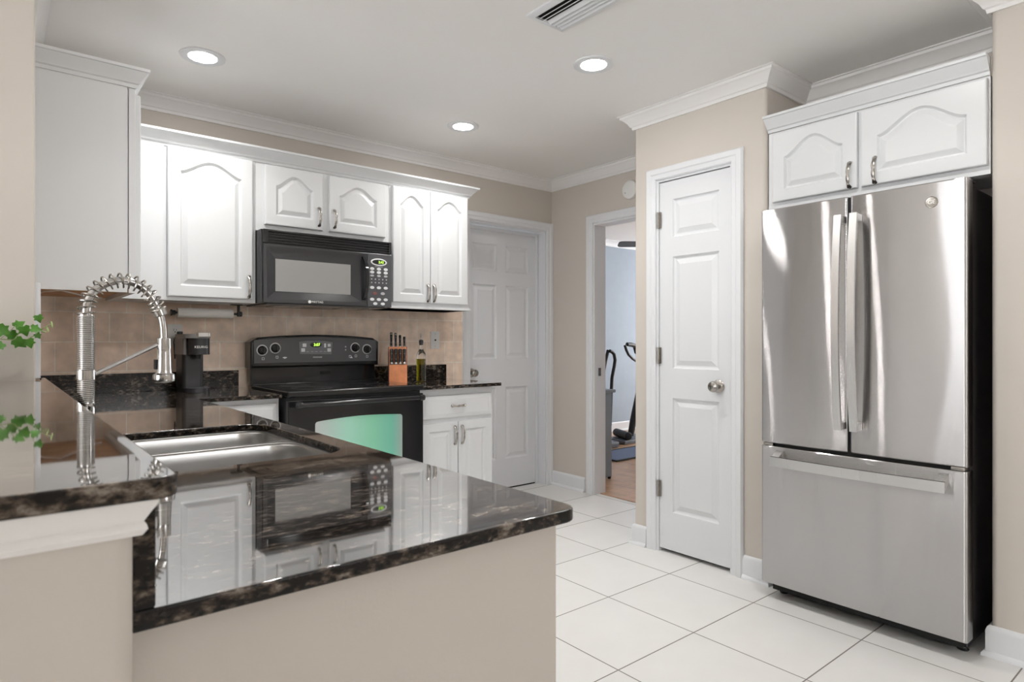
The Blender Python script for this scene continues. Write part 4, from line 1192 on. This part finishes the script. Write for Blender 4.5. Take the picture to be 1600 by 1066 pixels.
for c, tp, s in (((0.138, 2.44, 1.216), (0.15, 0, -1), 0.022), ((0.126, 2.44, 1.199), (0.3, 0, -1), 0.019), ((0.112, 2.44, 1.184), (0.9, 0, -0.2), 0.014)):
    q = Vector(tp).normalized()
    MB().tube([Vector(c) + q * (s * f) for f in (0, 0.2, 0.5, 0.8, 1.0)], [0.0008, 0.0022, 0.0028, 0.002, 0.0005], 8).out('leaf_bud', M_bud, t, label='pale young leaf bud')
# ------------------------------------------------------------------ the den behind the doorway
M_dresser = pmat('blue_grey_dresser', (0.20, 0.235, 0.27), 0.5, var=0.06)
M_bikegrey = pmat('bike_grey', (0.12, 0.13, 0.15), 0.4, bump=0.05)
M_mat = pmat('blue_mat', (0.09, 0.12, 0.20), 0.8, bump=0.4)
t = thing('storage_dresser', (3.85, 3.9, 0), 'grey-blue dresser standing just inside the den doorway', 'dresser')
MB().box(3.655, 3.995, 3.545, 4.45, 0.02, 0.722, 0.004).out('body', M_dresser, t)
MB().box(3.635, 4.025, 3.525, 4.47, 0.7225, 0.748, 0.006).out('top', M_dresser, t)
for x in (3.67, 3.98):
    for y in (3.56, 4.43): MB().lathe([(0.012, 0), (0.016, 0.0198)], (x, y, 0.0)).out('foot', M_dark, t)
for k in range(3): 
    d = MB().box(3.9955, 4.004, 3.57, 4.42, 0.05 + k * 0.22, 0.255 + k * 0.22, 0.003).out('drawer', M_dresser, t)

t = thing('elliptical_trainer', (5.19, 4.60, 0), 'elliptical trainer with curved dark arms behind the grey-blue dresser', 'exercise machine')
MB().box(4.96, 5.22, 4.52, 4.70, 0.0, 0.07, 0.02).out('base', M_bikegrey, t)
MB().tube([(5.10, 4.60, 0.06), (5.10, 4.60, 0.50)], [0.05, 0.04], 12).out('column', M_bikegrey, t)
Q = 4.60 / 4.30
E_ = lambda x, y, z: (x * Q, y * Q, CAM_H + (z - CAM_H) * Q)
MB().tube([E_(4.82, 4.30, 0.30), E_(4.835, 4.30, 0.60), E_(4.85, 4.30, 0.78), E_(4.885, 4.30, 0.90), E_(4.897, 4.30, 0.96), E_(4.880, 4.30, 1.02), E_(4.845, 4.30, 1.045), E_(4.815, 4.30, 1.052)], 0.019, 12).out('arm', M_blackm, t)
MB().tube([E_(4.70, 4.32, 0.30), E_(4.735, 4.32, 0.80), E_(4.775, 4.32, 0.95), E_(4.815, 4.32, 1.060)], 0.018, 12).out('arm', M_blackm, t)

t = thing('exercise_bike', (5.75, 4.75, 0), 'black exercise bike beyond the den doorway', 'exercise bike')
MB().box(5.40, 6.15, 4.60, 4.90, 0.0, 0.045, 0.012).out('floor_plate', M_bikegrey, t)
MB().lathe([(0.03, -0.17), (0.045, -0.16), (0.045, 0.16), (0.03, 0.17)], (5.53, 4.75, 0.092), (0.45, 1, 0), 16).out('foot_bar', M_blackm, t)
MB().tube([(5.675, 4.75, 0.06), (5.72, 4.75, 0.22), (5.78, 4.75, 0.38), (5.88, 4.75, 0.75), (5.93, 4.75, 1.0)], [0.035, 0.04, 0.045, 0.03, 0.025], 12).out('stem', M_blackm, t)
MB().lathe([(0.20, -0.04), (0.23, -0.02), (0.23, 0.02), (0.20, 0.04)], (5.98, 4.75, 0.34), (0, 1, 0), 32).out('flywheel', M_bikegrey, t)
MB().tube([(5.494, 4.68, 1.105), (5.497, 4.66, 1.05), (5.52, 4.65, 1.0), (5.60, 4.66, 0.955), (5.70, 4.70, 0.928), (5.93, 4.74, 0.94)], 0.016, 12).out('handlebar', M_blackm, t)
MB().tube([(5.58, 4.72, 1.115), (5.66, 4.73, 1.112), (5.78, 4.74, 1.09)], [0.022, 0.026, 0.024], 12).tube([(5.76, 4.75, 1.09), (5.78, 4.75, 1.03), (5.91, 4.75, 0.97)], 0.03, 12).out('console', M_blackm, t)
MB().tube([(6.10, 4.75, 0.06), (6.08, 4.75, 0.80)], 0.03, 12).out('seat_post', M_blackm, t)
MB().prism(fillet([(5.98, 4.66), (6.25, 4.62), (6.25, 4.88), (5.98, 4.84)], 0.05), lambda u, v: (u, v, 0.80), lambda u, v: (u, v, 0.86)).out('seat', M_blackm, t)

t = thing('exercise_mat', (5.1, 4.2, 0), 'dark blue exercise mat on the den floor', 'mat')
MB().box(4.60, 5.60, 4.02, 4.42, 0.0005, 0.012, 0.004).out('mat', M_mat, t)
MB().sweep([(4.60, 4.02), (5.60, 4.02), (5.60, 4.42), (4.60, 4.42)], [(0, 0), (0.02, 0), (0.02, 0.014), (0, 0.014)], lambda u, v, h: (u, v, 0.0005 + h), closed=True).out('border', M_dark, t)

t = thing('ceiling_fan', (5.07, 3.60, 2.05), 'grey ceiling fan hanging in the den', 'ceiling fan')
MB().lathe([(0.07, 0.385), (0.07, 0.35), (0.02, 0.33), (0.015, 0.12), (0.09, 0.10), (0.11, 0.05), (0.10, -0.02), (0.05, -0.05), (0.0, -0.055)], (5.07, 3.60, 2.05)).out('motor', M_bikegrey, t)
for k in range(5):
    a = radians(140.6 + k * 72)
    u = Vector((cos(a), sin(a), 0)); v = Vector((-sin(a), cos(a), 0))
    o = Vector((5.07, 3.60, 2.075))
    pl = fillet([(0.10, -0.03), (0.2, -0.06), (0.62, -0.07), (0.62, 0.07), (0.2, 0.06), (0.10, 0.03)], [0, 0.02, 0.04, 0.04, 0.02, 0])
    MB().prism(pl, lambda x, y: o + u * x + v * y + Vector((0, 0, 0.2 * y - 0.004)), lambda x, y: o + u * x + v * y + Vector((0, 0, 0.2 * y + 0.004))).out('blade', M_bikegrey, t)
